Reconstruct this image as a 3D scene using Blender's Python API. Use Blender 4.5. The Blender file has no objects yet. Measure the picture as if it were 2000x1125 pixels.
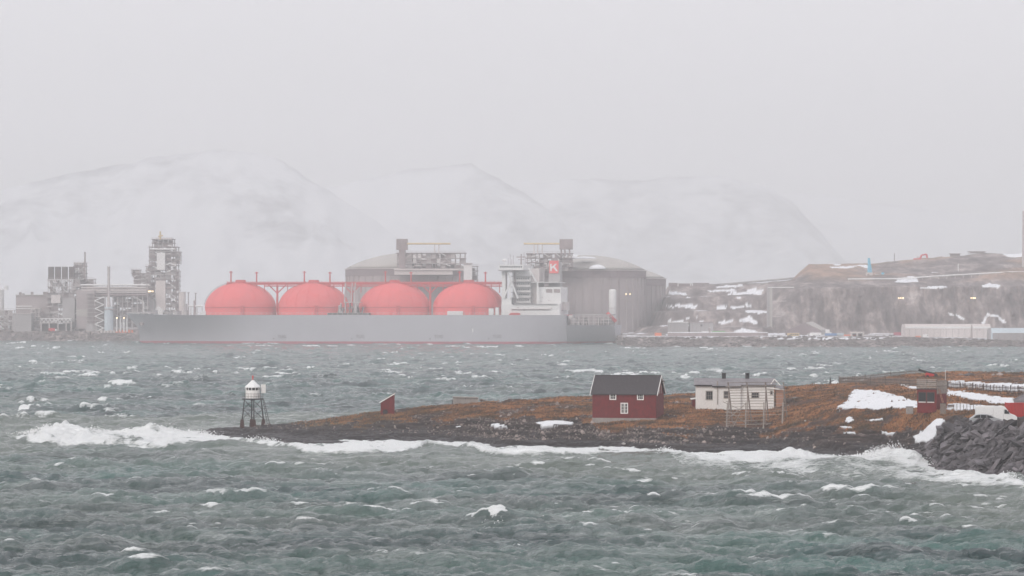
import bpy, bmesh, math, random
import numpy as np
from mathutils import Vector, Matrix

R = math.radians
SC = bpy.context.scene
COL = SC.collection
rnd = random.Random(11)

# ------------------------------------------------------------------ camera, sky, sun, exposure
F = 6200.0            # focal length in pixels of a 2000 px wide frame
CH = 20.0             # camera height above the sea, metres
HY = 606.0            # row of the horizon
cd = bpy.data.cameras.new('camera')
cam = bpy.data.objects.new('camera', cd); COL.objects.link(cam)
cam.location = (0, 0, CH); cam.rotation_euler = (R(90), 0, 0)
cd.sensor_width = 36.0; cd.lens = 36.0 * F / 2000.0
cd.shift_y = (HY - 562.5) / 2000.0
cd.clip_start = 1.0; cd.clip_end = 40000.0
SC.camera = cam

SUN_EL, SUN_AZ = R(30), R(-146)      # light comes from behind the camera's left shoulder
w = bpy.data.worlds.new('World'); SC.world = w; w.use_nodes = True
nt = w.node_tree; nt.nodes.clear()
out = nt.nodes.new('ShaderNodeOutputWorld'); bg = nt.nodes.new('ShaderNodeBackground')
sky = nt.nodes.new('ShaderNodeTexSky'); sky.sky_type = 'NISHITA'; sky.sun_disc = False
sky.sun_elevation = SUN_EL; sky.sun_rotation = SUN_AZ
sky.air_density = 2.0; sky.dust_density = 6.0
mixn = nt.nodes.new('ShaderNodeMix'); mixn.data_type = 'RGBA'; mixn.inputs[0].default_value = 0.9
mixn.inputs[7].default_value = (6.9, 6.83, 7.3, 1)      # the closed overcast
nt.links.new(sky.outputs[0], mixn.inputs[6]); nt.links.new(mixn.outputs[2], bg.inputs[0])
bg.inputs[1].default_value = 0.15
nt.links.new(bg.outputs[0], out.inputs[0])
sd = bpy.data.lights.new('sun', 'SUN'); sd.energy = 1.5; sd.angle = R(20); sd.color = (1.0, 0.97, 0.94)
sun = bpy.data.objects.new('sun', sd); COL.objects.link(sun)
dv = Vector((math.sin(SUN_AZ) * math.cos(SUN_EL), math.cos(SUN_AZ) * math.cos(SUN_EL), math.sin(SUN_EL)))
sun.rotation_euler = dv.to_track_quat('Z', 'Y').to_euler()
sun.location = dv * 300
SC.view_settings.view_transform = 'Standard'; SC.view_settings.look = 'None'
SC.view_settings.exposure = 0.0; SC.view_settings.gamma = 1.0; SC.view_settings.use_curve_mapping = False
SC.cycles.max_bounces = 6; SC.cycles.diffuse_bounces = 2; SC.cycles.glossy_bounces = 2
SC.cycles.volume_bounces = 3; SC.cycles.transparent_max_bounces = 8
SC.cycles.use_denoising = True
HAZE = 0.00027

# ------------------------------------------------------------------ materials
def newmat(name):
    m = bpy.data.materials.new(name); m.use_nodes = True
    return m, m.node_tree, m.node_tree.nodes['Principled BSDF']

def N(t, kind, **kw):
    n = t.nodes.new(kind)
    for k, v in kw.items():
        if hasattr(n, k): setattr(n, k, v)
        else: n.inputs[k].default_value = v
    return n

def coords(t, scale=(1, 1, 1), rot=(0, 0, 0), world=True):
    g = t.nodes.new('ShaderNodeNewGeometry') if world else t.nodes.new('ShaderNodeTexCoord')
    mp = t.nodes.new('ShaderNodeMapping')
    mp.inputs['Scale'].default_value = scale; mp.inputs['Rotation'].default_value = rot
    t.links.new(g.outputs['Position' if world else 'Object'], mp.inputs['Vector'])
    return mp.outputs[0]

def noise(t, vec, scale, detail=4, rough=0.6, dist=0.0):
    n = t.nodes.new('ShaderNodeTexNoise')
    n.inputs['Scale'].default_value = scale; n.inputs['Detail'].default_value = detail
    n.inputs['Roughness'].default_value = rough; n.inputs['Distortion'].default_value = dist
    if vec is not None: t.links.new(vec, n.inputs['Vector'])
    return n.outputs['Fac']

def ramp(t, fac, stops):
    r = t.nodes.new('ShaderNodeValToRGB'); cr = r.color_ramp
    while len(cr.elements) > 1: cr.elements.remove(cr.elements[-1])
    for i, (p, c) in enumerate(stops):
        e = cr.elements[0] if i == 0 else cr.elements.new(p)
        e.position = p
        c = c if isinstance(c, tuple) else (c, c, c)
        e.color = (c[0], c[1], c[2], 1)
    t.links.new(fac, r.inputs[0])
    return r.outputs[0]

def mix(t, fac, a, b, blend='MIX'):
    m = t.nodes.new('ShaderNodeMix'); m.data_type = 'RGBA'; m.blend_type = blend
    for s, v in ((0, fac), (6, a), (7, b)):
        if isinstance(v, (int, float)): m.inputs[s].default_value = v
        elif isinstance(v, tuple): m.inputs[s].default_value = (v[0], v[1], v[2], 1)
        else: t.links.new(v, m.inputs[s])
    return m.outputs[2]

def mth(t, op, a, b=0.0, clamp=False):
    m = t.nodes.new('ShaderNodeMath'); m.operation = op; m.use_clamp = clamp
    for s, v in ((0, a), (1, b)):
        if isinstance(v, (int, float)): m.inputs[s].default_value = v
        else: t.links.new(v, m.inputs[s])
    return m.outputs[0]

def attr(t, name):
    a = t.nodes.new('ShaderNodeAttribute'); a.attribute_name = name
    return a.outputs['Fac']

def bump(t, h, strength, dist, bsdf, prev=None):
    b = t.nodes.new('ShaderNodeBump'); b.inputs['Strength'].default_value = strength
    b.inputs['Distance'].default_value = dist
    t.links.new(h, b.inputs['Height'])
    if prev is not None: t.links.new(prev, b.inputs['Normal'])
    if bsdf is not None: t.links.new(b.outputs[0], bsdf.inputs['Normal'])
    return b.outputs[0]

def paint(name, c, rough=0.6, var=0.25, scale=1.5, dirt=None, stretch=(1, 1, 1), metal=0.0, boards=None):
    """coat of colour c with patchy wear; dirt = colour of stains; boards = (axis scale) vertical boarding relief"""
    m, t, b = newmat(name)
    v = coords(t, stretch)
    n1 = noise(t, v, scale, 5, 0.65)
    c2 = tuple(x * (1 - var) for x in c)
    colr = ramp(t, n1, [(0.3, c2), (0.7, c)])
    if dirt:
        n2 = noise(t, coords(t, (1, 1, 0.35)), scale * 2.3, 6, 0.7)
        colr = mix(t, ramp(t, n2, [(0.52, 0.0), (0.72, 0.75)]), colr, dirt)
    if boards:
        wv = t.nodes.new('ShaderNodeTexWave'); wv.wave_type = 'BANDS'; wv.bands_direction = boards[0]
        wv.inputs['Scale'].default_value = boards[1]; wv.inputs['Distortion'].default_value = 0.0
        t.links.new(coords(t, world=False), wv.inputs['Vector'])
        gro = ramp(t, wv.outputs['Fac'], [(0.0, 0.0), (0.22, 1.0)])
        colr = mix(t, gro, mix(t, 0.45, colr, (0.02, 0.015, 0.015)), colr)
        bump(t, gro, 0.6, 0.02, b)
    t.links.new(colr, b.inputs['Base Color'])
    b.inputs['Roughness'].default_value = rough; b.inputs['Metallic'].default_value = metal
    b.inputs['Specular IOR Level'].default_value = 0.35
    return m

# ------------------------------------------------------------------ object helpers
def tag(o, label=None, cat=None, group=None, kind=None):
    if label: o['label'] = label
    if cat: o['category'] = cat
    if group: o['group'] = group
    if kind: o['kind'] = kind
    return o

def thing(name, label, cat, loc, rz=0.0, group=None):
    o = bpy.data.objects.new(name, None); COL.objects.link(o)
    o.location = loc; o.rotation_euler = (0, 0, rz); o.empty_display_size = 0.3
    return tag(o, label, cat, group)

class MB:
    def __init__(s): s.v = []; s.f = []
    def poly(s, pts, faces):
        b = len(s.v); s.v += [tuple(p) for p in pts]; s.f += [tuple(b + i for i in f) for f in faces]; return s
    def box(s, x0, x1, y0, y1, z0, z1):
        return s.poly([(x0, y0, z0), (x1, y0, z0), (x1, y1, z0), (x0, y1, z0), (x0, y0, z1), (x1, y0, z1), (x1, y1, z1), (x0, y1, z1)],
                      [(0, 3, 2, 1), (4, 5, 6, 7), (0, 1, 5, 4), (1, 2, 6, 5), (2, 3, 7, 6), (3, 0, 4, 7)])
    def bar(s, p, q, wd, hd=None, up=(0, 0, 1)):
        p, q = Vector(p), Vector(q); d = (q - p)
        if d.length < 1e-6: return s
        d.normalize(); u = Vector(up)
        if abs(d.dot(u)) > 0.98: u = Vector((0, 1, 0))
        a = d.cross(u).normalized() * wd / 2; b = d.cross(a).normalized() * (hd or wd) / 2
        pts = [p - a - b, p + a - b, p + a + b, p - a + b, q - a - b, q + a - b, q + a + b, q - a + b]
        return s.poly(pts, [(0, 1, 2, 3), (4, 7, 6, 5), (0, 4, 5, 1), (1, 5, 6, 2), (2, 6, 7, 3), (3, 7, 4, 0)])
    def tube(s, p, q, r0, r1=None, n=8, caps=True):
        r1 = r0 if r1 is None else r1
        p, q = Vector(p), Vector(q); d = (q - p).normalized(); u = Vector((0, 0, 1)) if abs(d.z) < 0.98 else Vector((0, 1, 0))
        a = d.cross(u).normalized(); b = d.cross(a).normalized(); pts = []
        for c, r in ((p, r0), (q, r1)):
            for k in range(n):
                t = 2 * math.pi * k / n; pts.append(c + a * (math.cos(t) * r) + b * (math.sin(t) * r))
        fs = [(k, (k + 1) % n, n + (k + 1) % n, n + k) for k in range(n)]
        if caps: fs += [tuple(range(n))[::-1], tuple(range(n, 2 * n))]
        return s.poly(pts, fs)
    def lathe(s, prof, cx=0, cy=0, n=24, sx=1.0, sy=1.0, a0=0.0):
        pts = []; m = len(prof)
        for r, z in prof:
            for k in range(n):
                t = a0 + 2 * math.pi * k / n; pts.append((cx + r * sx * math.cos(t), cy + r * sy * math.sin(t), z))
        fs = [(i * n + k, i * n + (k + 1) % n, (i + 1) * n + (k + 1) % n, (i + 1) * n + k) for i in range(m - 1) for k in range(n)]
        fs += [tuple(range(n))[::-1], tuple((m - 1) * n + k for k in range(n))]
        return s.poly(pts, fs)
    def prism(s, prof, y0, y1):          # profile in x,z swept along y
        n = len(prof)
        pts = [(x, y0, z) for x, z in prof] + [(x, y1, z) for x, z in prof]
        return s.poly(pts, [tuple(range(n)), tuple(range(n, 2 * n))[::-1]] + [(k, k + n, (k + 1) % n + n, (k + 1) % n) for k in range(n)])
    def prismx(s, prof, x0, x1):         # profile in y,z swept along x
        n = len(prof)
        pts = [(x0, y, z) for y, z in prof] + [(x1, y, z) for y, z in prof]
        return s.poly(pts, [tuple(range(n))[::-1], tuple(range(n, 2 * n))] + [(k, (k + 1) % n, (k + 1) % n + n, k + n) for k in range(n)])
    def mesh(s, name, mat, smooth=False):
        me = bpy.data.meshes.new(name); me.from_pydata(s.v, [], s.f)
        bm = bmesh.new(); bm.from_mesh(me); bmesh.ops.recalc_face_normals(bm, faces=bm.faces); bm.to_mesh(me); bm.free()
        if smooth: me.polygons.foreach_set('use_smooth', [True] * len(me.polygons))
        me.materials.append(mat); me.update(); return me
    def build(s, name, mat, parent=None, smooth=False, loc=None, bevel=0.0):
        o = bpy.data.objects.new(name, s.mesh(name, mat, smooth)); COL.objects.link(o)
        if parent is not None: o.parent = parent
        if loc is not None: o.location = loc
        if bevel:
            md = o.modifiers.new('bevel', 'BEVEL'); md.width = bevel; md.segments = 2; md.limit_method = 'ANGLE'
        return o

def link(name, me, parent=None, loc=(0, 0, 0), rot=(0, 0, 0), scale=(1, 1, 1)):
    o = bpy.data.objects.new(name, me); COL.objects.link(o)
    o.parent = parent; o.location = loc; o.rotation_euler = rot; o.scale = scale
    return o

def grid_obj(name, V, mat, attrs=None, flip=False, smooth=True):
    nr, nc = V.shape[:2]
    me = bpy.data.meshes.new(name)
    me.vertices.add(nr * nc); me.vertices.foreach_set('co', V.reshape(-1).astype(np.float32))
    i = np.arange(nr * nc).reshape(nr, nc)
    q = np.stack([i[:-1, :-1], i[:-1, 1:], i[1:, 1:], i[1:, :-1]], -1).reshape(-1, 4)
    if flip: q = q[:, ::-1]
    nq = len(q)
    me.loops.add(nq * 4); me.loops.foreach_set('vertex_index', q.reshape(-1).astype(np.int32))
    me.polygons.add(nq); me.polygons.foreach_set('loop_start', (np.arange(nq) * 4).astype(np.int32))
    me.polygons.foreach_set('loop_total', np.full(nq, 4, np.int32))
    if smooth: me.polygons.foreach_set('use_smooth', np.ones(nq, bool))
    me.update(calc_edges=True); me.validate()
    for k, a in (attrs or {}).items():
        at = me.attributes.new(k, 'FLOAT', 'POINT'); at.data.foreach_set('value', np.ascontiguousarray(a, np.float32).reshape(-1))
    me.materials.append(mat)
    o = bpy.data.objects.new(name, me); COL.objects.link(o)
    return o

def tri_soup(name, V, Fc, mat, parent=None):
    """V (n,3), Fc (m,3) numpy -> one mesh"""
    me = bpy.data.meshes.new(name); me.vertices.add(len(V)); me.vertices.foreach_set('co', V.reshape(-1).astype(np.float32))
    m = len(Fc); me.loops.add(m * 3); me.loops.foreach_set('vertex_index', Fc.reshape(-1).astype(np.int32))
    me.polygons.add(m); me.polygons.foreach_set('loop_start', (np.arange(m) * 3).astype(np.int32))
    me.polygons.foreach_set('loop_total', np.full(m, 3, np.int32))
    me.update(calc_edges=True); me.materials.append(mat)
    o = bpy.data.objects.new(name, me); COL.objects.link(o)
    if parent is not None: o.parent = parent
    return o

# ------------------------------------------------------------------ noise
def _h(ix, iy, seed):
    n = (ix.astype(np.int64) * 374761393 + iy.astype(np.int64) * 668265263 + seed * 974634777) & 0xFFFFFFFF
    n = ((n ^ (n >> 13)) * 1274126177) & 0xFFFFFFFF
    n = n ^ (n >> 16)
    return (n & 0xFFFF) / 32767.5 - 1.0

def vn(x, y, seed=0):
    ix, iy = np.floor(x), np.floor(y); fx, fy = x - ix, y - iy
    fx = fx * fx * fx * (fx * (fx * 6 - 15) + 10); fy = fy * fy * fy * (fy * (fy * 6 - 15) + 10)
    a, b = _h(ix, iy, seed), _h(ix + 1, iy, seed); c, d = _h(ix, iy + 1, seed), _h(ix + 1, iy + 1, seed)
    return (a * (1 - fx) + b * fx) * (1 - fy) + (c * (1 - fx) + d * fx) * fy

def fbm(x, y, octv=4, seed=0, gain=0.5):
    s = 0.0; a = 1.0; tot = 0.0
    for k in range(octv):
        s = s + a * vn(x * 2 ** k + 17.3 * k, y * 2 ** k - 9.1 * k, seed + k); tot += a; a *= gain
    return s / tot

def sstep(a, b, x):
    t = np.clip((x - a) / (b - a), 0, 1); return t * t * (3 - 2 * t)

def P(px, py, D): return Vector(((px - 1000) / F * D, D, CH - (py - HY) / F * D))
def Z(py, D): return CH - (py - HY) / F * D
def X(px, D): return (px - 1000) / F * D
def M(D): return D / F          # metres per pixel

def in_poly(x, y, poly):
    inside = np.zeros(x.shape, bool); n = len(poly)
    for i in range(n):
        x0, y0 = poly[i]; x1, y1 = poly[(i + 1) % n]
        if y0 == y1: continue
        c = ((y0 > y) != (y1 > y)) & (x < (x1 - x0) * (y - y0) / (y1 - y0) + x0)
        inside ^= c
    return inside

# ------------------------------------------------------------------ land surfaces
class Land:
    """columns of (distance, height) control points on bearings px, joined into one surface"""
    def __init__(s, cols):
        s.px = np.array([c[0] for c in cols], float)
        s.D = np.array([[p[0] for p in c[1]] for c in cols], float)
        s.Zc = np.array([[p[1] for p in c[1]] for c in cols], float)
    def at(s, px):
        return (np.array([np.interp(px, s.px, s.D[:, k]) for k in range(s.D.shape[1])]),
                np.array([np.interp(px, s.px, s.Zc[:, k]) for k in range(s.D.shape[1])]))
    def z(s, x, y):
        D, Zv = s.at(1000 + x / y * F); return float(np.interp(y, D, Zv))
    def hit(s, px, py):
        D, Zv = s.at(px); d = np.linspace(D[1], D[-2], 900); z = np.interp(d, D, Zv)
        p = HY + (CH - z) / d * F
        k = np.argmax(p <= py) if (p <= py).any() else int(np.argmin(p))
        return Vector((X(px, d[k]), d[k], z[k]))
    def sheet(s, pxs, seg):
        Dk, Zk = s.at(pxs)               # (K, n)
        rows_D = []; rows_Z = []
        for k in range(Dk.shape[0] - 1):
            n = seg[k] if isinstance(seg, (list, tuple)) else seg
            for j in range(n + (1 if k == Dk.shape[0] - 2 else 0)):
                t = j / n
                rows_D.append(Dk[k] * (1 - t) + Dk[k + 1] * t); rows_Z.append(Zk[k] * (1 - t) + Zk[k + 1] * t)
        D = np.array(rows_D); Zv = np.array(rows_Z)
        PX = np.broadcast_to(pxs, D.shape)
        return PX.copy(), D, Zv

def _icols(tab):
    cols = []
    for px, pts in tab:
        q = [(D, Z(py, D)) for D, py in pts]
        q[0] = (q[0][0], 0.0)
        Dr, zr = q[-1]
        cols.append((px, [(q[0][0] - 7, -2.6)] + q + [(Dr + 12, zr - 1.6), (Dr + 32, -3.0)]))
    return cols
ISL = Land([(345, [(505, -3.2), (512, -1.6), (513, -1.5), (515, -1.4), (517, -1.2), (518, -1.1), (520, -1.0), (523, -1.6), (536, -3.2)])] + _icols([
    (372, [(512, 846.5), (514, 844), (516, 843), (518, 842.5), (519, 842), (521, 842)]),
    (400, [(508, 848), (511, 844), (514, 842), (516, 841), (518, 840), (521, 839.5)]),
    (480, [(484, 862), (490, 855), (498, 848), (508, 840), (515, 835), (522, 831)]),
    (560, [(473, 868), (480, 858), (490, 848), (502, 838), (512, 831), (524, 826)]),
    (740, [(477, 866), (483, 855), (490, 840), (500, 825), (510, 813), (522, 806)]),
    (830, [(480, 864), (486, 855), (492, 843), (500, 825), (510, 808), (522, 797)]),
    (1000, [(459, 876), (466, 860), (475, 843), (486, 820), (500, 800), (520, 781)]),
    (1160, [(463, 874), (468, 858), (473, 842), (482, 822), (500, 796), (520, 776)]),
    (1300, [(443, 886), (452, 868), (462, 845), (478, 817), (497, 790), (520, 771)]),
    (1400, [(443, 886), (452, 868), (463, 842), (480, 813), (500, 788), (522, 766)]),
    (1500, [(443, 886), (453, 865), (465, 836), (485, 808), (505, 782), (525, 759)]),
    (1640, [(427, 896), (436, 865), (446, 835), (458, 800), (490, 770), (530, 748)]),
    (1720, [(424, 898), (434, 865), (442, 833), (450, 799), (480, 766), (535, 738)]),
    (1790, [(412, 906), (422, 870), (430, 838), (437, 799), (475, 766), (540, 730)]),
    (1840, [(394, 920), (402, 878), (410, 832), (430, 799), (470, 766), (545, 729)]),
    (1900, [(383, 930), (388, 882), (394, 826), (425, 800), (470, 763), (545, 728)]),
    (2000, [(374, 938), (380, 887), (386, 832), (425, 800), (470, 759), (545, 727)]),
    (2300, [(366, 945), (372, 887), (378, 832), (425, 800), (470, 759), (545, 727)])]))
FL = Land([(px, pts) for px, pts in [
    (-700, [(2015, -3), (2033, 0), (2062, 6.5), (2100, 7), (2150, 7), (2180, 7.2), (2220, 7.4), (2300, 7), (2420, -3)]),
    (100, [(2015, -3), (2033, 0), (2062, 6.5), (2100, 7), (2150, 7), (2180, 7.2), (2220, 7.4), (2300, 7), (2420, -3)]),
    (700, [(1985, -3), (1990, 0), (1995, 6), (2050, 6.5), (2100, 7), (2150, 7), (2220, 7.4), (2300, 8), (2420, -3)]),
    (1195, [(1930, -3), (1935, 0), (1940, 5), (1970, 5.4), (2050, 6), (2100, 7), (2220, 7.4), (2300, 8), (2420, -3)]),
    (1225, [(1715, -3), (1730, 0), (1752, 5), (1840, 5.4), (1960, 6), (2060, 8), (2120, 14), (2220, 20), (2420, -3)]),
    (1310, [(1710, -3), (1722, 0), (1745, 5), (1850, 5.4), (1905, 14), (1950, 24), (2010, 33), (2080, 37), (2300, -3)]),
    (1490, [(1710, -3), (1722, 0), (1745, 5.4), (1850, 5.6), (1905, 16), (1950, 27), (2010, 36), (2080, 37.5), (2300, -3)]),
    (1545, [(1710, -3), (1722, 0), (1745, 5.4), (1880, 5.8), (1905, 27), (1940, 36), (2010, 38), (2080, 39.5), (2300, -3)]),
    (1562, [(1710, -3), (1722, 0), (1745, 5.4), (1880, 5.8), (1902, 31), (1940, 36), (2010, 41), (2080, 45.5), (2300, -3)]),
    (1580, [(1710, -3), (1722, 0), (1745, 5.4), (1880, 5.8), (1900, 33), (1940, 37), (2010, 44), (2080, 50.5), (2300, -3)]),
    (1700, [(1710, -3), (1722, 0), (1745, 5.2), (1880, 5.8), (1900, 34), (1940, 37.5), (2010, 44), (2080, 50.5), (2300, -3)]),
    (1850, [(1705, -3), (1717, 0), (1740, 4.5), (1880, 5.8), (1900, 34), (1940, 39), (2010, 48), (2080, 55), (2300, -3)]),
    (1935, [(1700, -3), (1712, 0), (1735, 3.8), (1880, 5.8), (1900, 34), (1940, 41), (2010, 49), (2080, 57), (2300, -3)]),
    (2000, [(1690, -3), (1702, 0), (1725, 2.9), (1880, 5.6), (1900, 34), (1940, 42), (2010, 50), (2080, 58), (2300, -3)]),
    (2600, [(1690, -3), (1702, 0), (1725, 2.9), (1880, 5.6), (1900, 34), (1940, 42), (2010, 50), (2080, 60), (2300, -3)])]])

SNOW_POLYS = [
    [(1634, 799), (1652, 784), (1664, 770), (1668, 762), (1698, 763), (1725, 766), (1745, 772), (1765, 776), (1792, 786), (1792, 799)],
    [(1783, 854), (1812, 834), (1835, 819), (1843, 820), (1838, 831), (1831, 840), (1824, 858), (1790, 867)],
    [(1848, 764), (1900, 768), (1950, 776), (1990, 783), (2060, 790), (2060, 795), (1985, 793), (1930, 786), (1880, 777), (1848, 773)],
    [(1760, 752), (1792, 756), (1792, 761), (1770, 758)],
    [(1848, 790), (1925, 791), (1925, 801), (1848, 801)],
    [(1852, 745), (1925, 748), (2000, 751), (2100, 754), (2100, 770), (1990, 766.5), (1942, 764), (1852, 757)],
    [(1044, 827), (1062, 824), (1078, 823), (1120, 826), (1118, 831), (1088, 829), (1060, 832)],
    [(1652, 822), (1658, 816), (1668, 815), (1668, 822), (1655, 827)],
    [(1687, 822), (1725, 818), (1727, 821), (1690, 824)],
    [(1648, 844), (1672, 843), (1674, 847), (1650, 847)],
    [(1715, 842), (1746, 846), (1746, 848), (1728, 847)],
    [(1640, 834), (1660, 835), (1660, 838), (1645, 838)],
    [(956, 831), (970, 828), (990, 832), (976, 834)], [(893, 832), (902, 832), (902, 835), (895, 835)]]
# ------------------------------------------------------------------ island ground
def rock_material():
    m, t, b = newmat('island_rock_heath')
    v = coords(t)
    strat = noise(t, coords(t, (0.18, 0.7, 4.2), (R(2), R(-3), 0)), 0.55, 6, 0.72, 0.8)
    blot = noise(t, v, 0.35, 5, 0.6)
    fine = noise(t, v, 3.2, 5, 0.7)
    rock = ramp(t, strat, [(0.38, (0.008, 0.005, 0.005)), (0.5, (0.030, 0.020, 0.018)), (0.59, (0.085, 0.062, 0.055)), (0.68, (0.25, 0.205, 0.19))])
    rock = mix(t, ramp(t, blot, [(0.42, 0.0), (0.62, 0.6)]), rock, (0.03, 0.018, 0.015))
    rock = mix(t, ramp(t, fine, [(0.55, 0.0), (0.75, 0.5)]), rock, (0.12, 0.095, 0.088))
    wet = attr(t, 'wet')
    rock = mix(t, wet, rock, mix(t, 0.75, rock, (0.012, 0.009, 0.010)))
    h1 = noise(t, coords(t, (0.5, 1.0, 1.6)), 0.5, 6, 0.65, 0.4)
    heath = ramp(t, h1, [(0.32, (0.03, 0.02, 0.014)), (0.42, (0.085, 0.05, 0.026)), (0.5, (0.34, 0.125, 0.04)), (0.6, (0.42, 0.19, 0.08)), (0.68, (0.14, 0.085, 0.045)), (0.78, (0.07, 0.06, 0.03))])
    dk = noise(t, v, 0.11, 6, 0.7, 0.5)
    heath = mix(t, ramp(t, dk, [(0.5, 0.0), (0.62, 0.85)]), heath, (0.05, 0.036, 0.022))
    heath = mix(t, ramp(t, fine, [(0.45, 0.0), (0.72, 0.6)]), heath, (0.07, 0.045, 0.025))
    moss = ramp(t, h1, [(0.35, (0.03, 0.022, 0.017)), (0.55, (0.085, 0.06, 0.03)), (0.7, (0.13, 0.085, 0.05))])
    heath = mix(t, attr(t, 'moss'), heath, moss)
    base = mix(t, attr(t, 'grass'), rock, heath)
    sn = attr(t, 'snow')
    base = mix(t, sn, base, (0.72, 0.73, 0.745))
    t.links.new(base, b.inputs['Base Color'])
    rr = mth(t, 'SUBTRACT', 0.9, mth(t, 'MULTIPLY', wet, 0.45))
    t.links.new(rr, b.inputs['Roughness']); b.inputs['Specular IOR Level'].default_value = 0.3
    hh = mth(t, 'MULTIPLY', mth(t, 'ADD', strat, mth(t, 'MULTIPLY', fine, 0.5)), mth(t, 'SUBTRACT', 1.0, sn))
    bump(t, hh, 0.9, 0.35, b)
    return m

GL_X = [300, 480, 500, 640, 740, 830, 1000, 1100, 1160, 1200, 1300, 1400, 1480, 1640, 1740, 1800, 1850, 1870, 2400]
GL_Y = [700, 780, 822, 826, 832, 824, 815, 816, 830, 839, 841, 838, 840, 846, 843, 836, 822, 815, 812]
def grass_of(PX, PY, Xw, Yw):
    gl = np.interp(PX, GL_X, GL_Y)
    n = fbm(Xw * 0.16, Yw * 0.12, 6, 5, 0.65)
    g = sstep(-2, 4, (gl - PY) + n * 24)
    g2 = sstep(0.16, 0.30, fbm(Xw * 0.16 + 5, Yw * 0.16, 4, 25))     # bare rock showing through
    return g * (1 - 0.75 * g2)

pxs = np.concatenate([np.arange(346, 2060, 1.9), np.arange(2060, 2300, 6.0)])
PX, D, Zs = ISL.sheet(pxs, [8, 48, 52, 52, 58, 48, 44, 12, 8])
Xw = (PX - 1000) / F * D
PYb = HY + (CH - Zs) / D * F
GR = grass_of(PX, PYb, Xw, D)
above = sstep(-0.3, 1.0, Zs)
# rolling, strata terraces and small relief
Zn = Zs + above * (0.30 * fbm(Xw * 0.09, D * 0.09, 4, 1) + 0.12 * fbm(Xw * 0.5, D * 0.5, 3, 2))
wz = Zn + 0.8 * fbm(Xw * 0.09, D * 0.16, 5, 7, 0.6) + 0.012 * Xw
for step, amt in ((0.95, 0.9), (0.36, 0.7)):
    q = wz / step; fl = np.floor(q); fr = q - fl
    tz = (fl + sstep(0.55, 0.98, fr)) * step
    Zn = Zn + (tz - wz) * amt * (1 - GR) * sstep(-1.0, 0.4, Zs)
    wz = wz + (tz - wz) * amt
rid = 1 - np.abs(fbm(Xw * 0.35, D * 1.1, 3, 40)) * 2
Zn += 0.24 * rid * (1 - GR) * above
Zn += GR * 0.14 * fbm(Xw * 0.9, D * 0.9, 3, 60)
snow = np.zeros_like(Zn)
jx = PX + 8.0 * fbm(Xw * 0.5, D * 0.3, 5, 31, 0.65); jy = PYb + 4.2 * fbm(Xw * 0.5, D * 0.4, 5, 32, 0.65)
for p in SNOW_POLYS: snow = np.maximum(snow, in_poly(jx, jy, p).astype(float))
snow = snow * (D < 545) * (1 - (fbm(Xw * 0.9, D * 0.7, 4, 35, .6) > 0.52))
drift = 0.25 * fbm(Xw * 0.25, D * 0.25, 3, 33)
Zn = np.where(snow > 0, np.maximum(Zn * 0.25 + (Zs + drift) * 0.75, Zs - 0.02) + 0.12, Zn)
wet = sstep(2.6, 0.7, Zs + 0.5 * fbm(Xw * 0.1, D * 0.2, 3, 8))
moss = sstep(880, 740, PX) + 0.35 * sstep(1750, 1850, PX) * sstep(790, 810, PYb)
V = np.stack([Xw, D, Zn], -1)
island = grid_obj('island_ground', V, rock_material(), {'grass': GR * (1 - snow), 'snow': snow, 'wet': wet, 'moss': np.clip(moss, 0, 1)})
tag(island, 'low rocky islet with rust brown heath above dark wet slabs', kind='structure')
ISL_V = (PX, D, Xw, Zn, GR, snow)

# ------------------------------------------------------------------ far shore and mountains
def far_material():
    m, t, b = newmat('far_rock')
    v = coords(t)
    n1 = noise(t, coords(t, (1, 0.4, 0.42)), 0.085, 9, 0.76, 0.3)
    n2 = noise(t, v, 0.35, 5, 0.7)
    c = ramp(t, n1, [(0.38, (0.06, 0.045, 0.045)), (0.5, (0.20, 0.16, 0.155)), (0.6, (0.42, 0.35, 0.33)), (0.72, (0.66, 0.6, 0.56))])
    c = mix(t, ramp(t, n2, [(0.4, 0.0), (0.7, 0.6)]), c, (0.13, 0.10, 0.10))
    ht = mix(t, ramp(t, n1, [(0.4, 0.0), (0.62, 1.0)]), (0.2, 0.13, 0.09), (0.42, 0.27, 0.2))
    c = mix(t, attr(t, 'grass'), c, ht)
    c = mix(t, attr(t, 'snow'), c, (0.86, 0.87, 0.9))
    t.links.new(c, b.inputs['Base Color']); b.inputs['Roughness'].default_value = 0.95
    bump(t, n2, 0.8, 1.5, b)
    return m
fpx = np.concatenate([np.arange(-700, 1215, 5.0), np.arange(1215, 2060, 1.7), np.arange(2060, 2601, 8.0)])
PX, D, Zs = FL.sheet(fpx, [3, 14, 14, 40, 22, 22, 22, 22, 6])
Xw = (PX - 1000) / F * D
r = PX > 1215
Dn = D + r * sstep(6, 9, Zs) * (7.0 * fbm(Xw * 0.05, Zs * 0.06 + D * 0.01, 5, 3) + 3.0 * fbm(Xw * 0.3, Zs * 0.08, 3, 4))
Zn = Zs + sstep(0.5, 2, Zs) * 0.35 * fbm(Xw * 0.2, D * 0.2, 3, 9) + r * sstep(30, 40, Zs) * 1.6 * fbm(Xw * 0.03, D * 0.03, 5, 6)
shore = sstep(-1, 1, Zs) * sstep(6, 4, Zs) * sstep(30, 0, D - np.interp(PX, FL.px, FL.D[:, 1]))
Zn += shore * 0.9 * fbm(Xw * 0.35, D * 0.35, 3, 12)
ledge = (PX > 1225) & (PX < 1500)
wz = Zn + 2.0 * fbm(Xw * 0.02, D * 0.02, 3, 14)
q = wz / 9.5; fr = q - np.floor(q); tz = (np.floor(q) + sstep(0.5, 0.95, fr)) * 9.5
Zn = np.where(ledge & (Zs > 7), Zn + (tz - wz) * 0.8, Zn)
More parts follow.
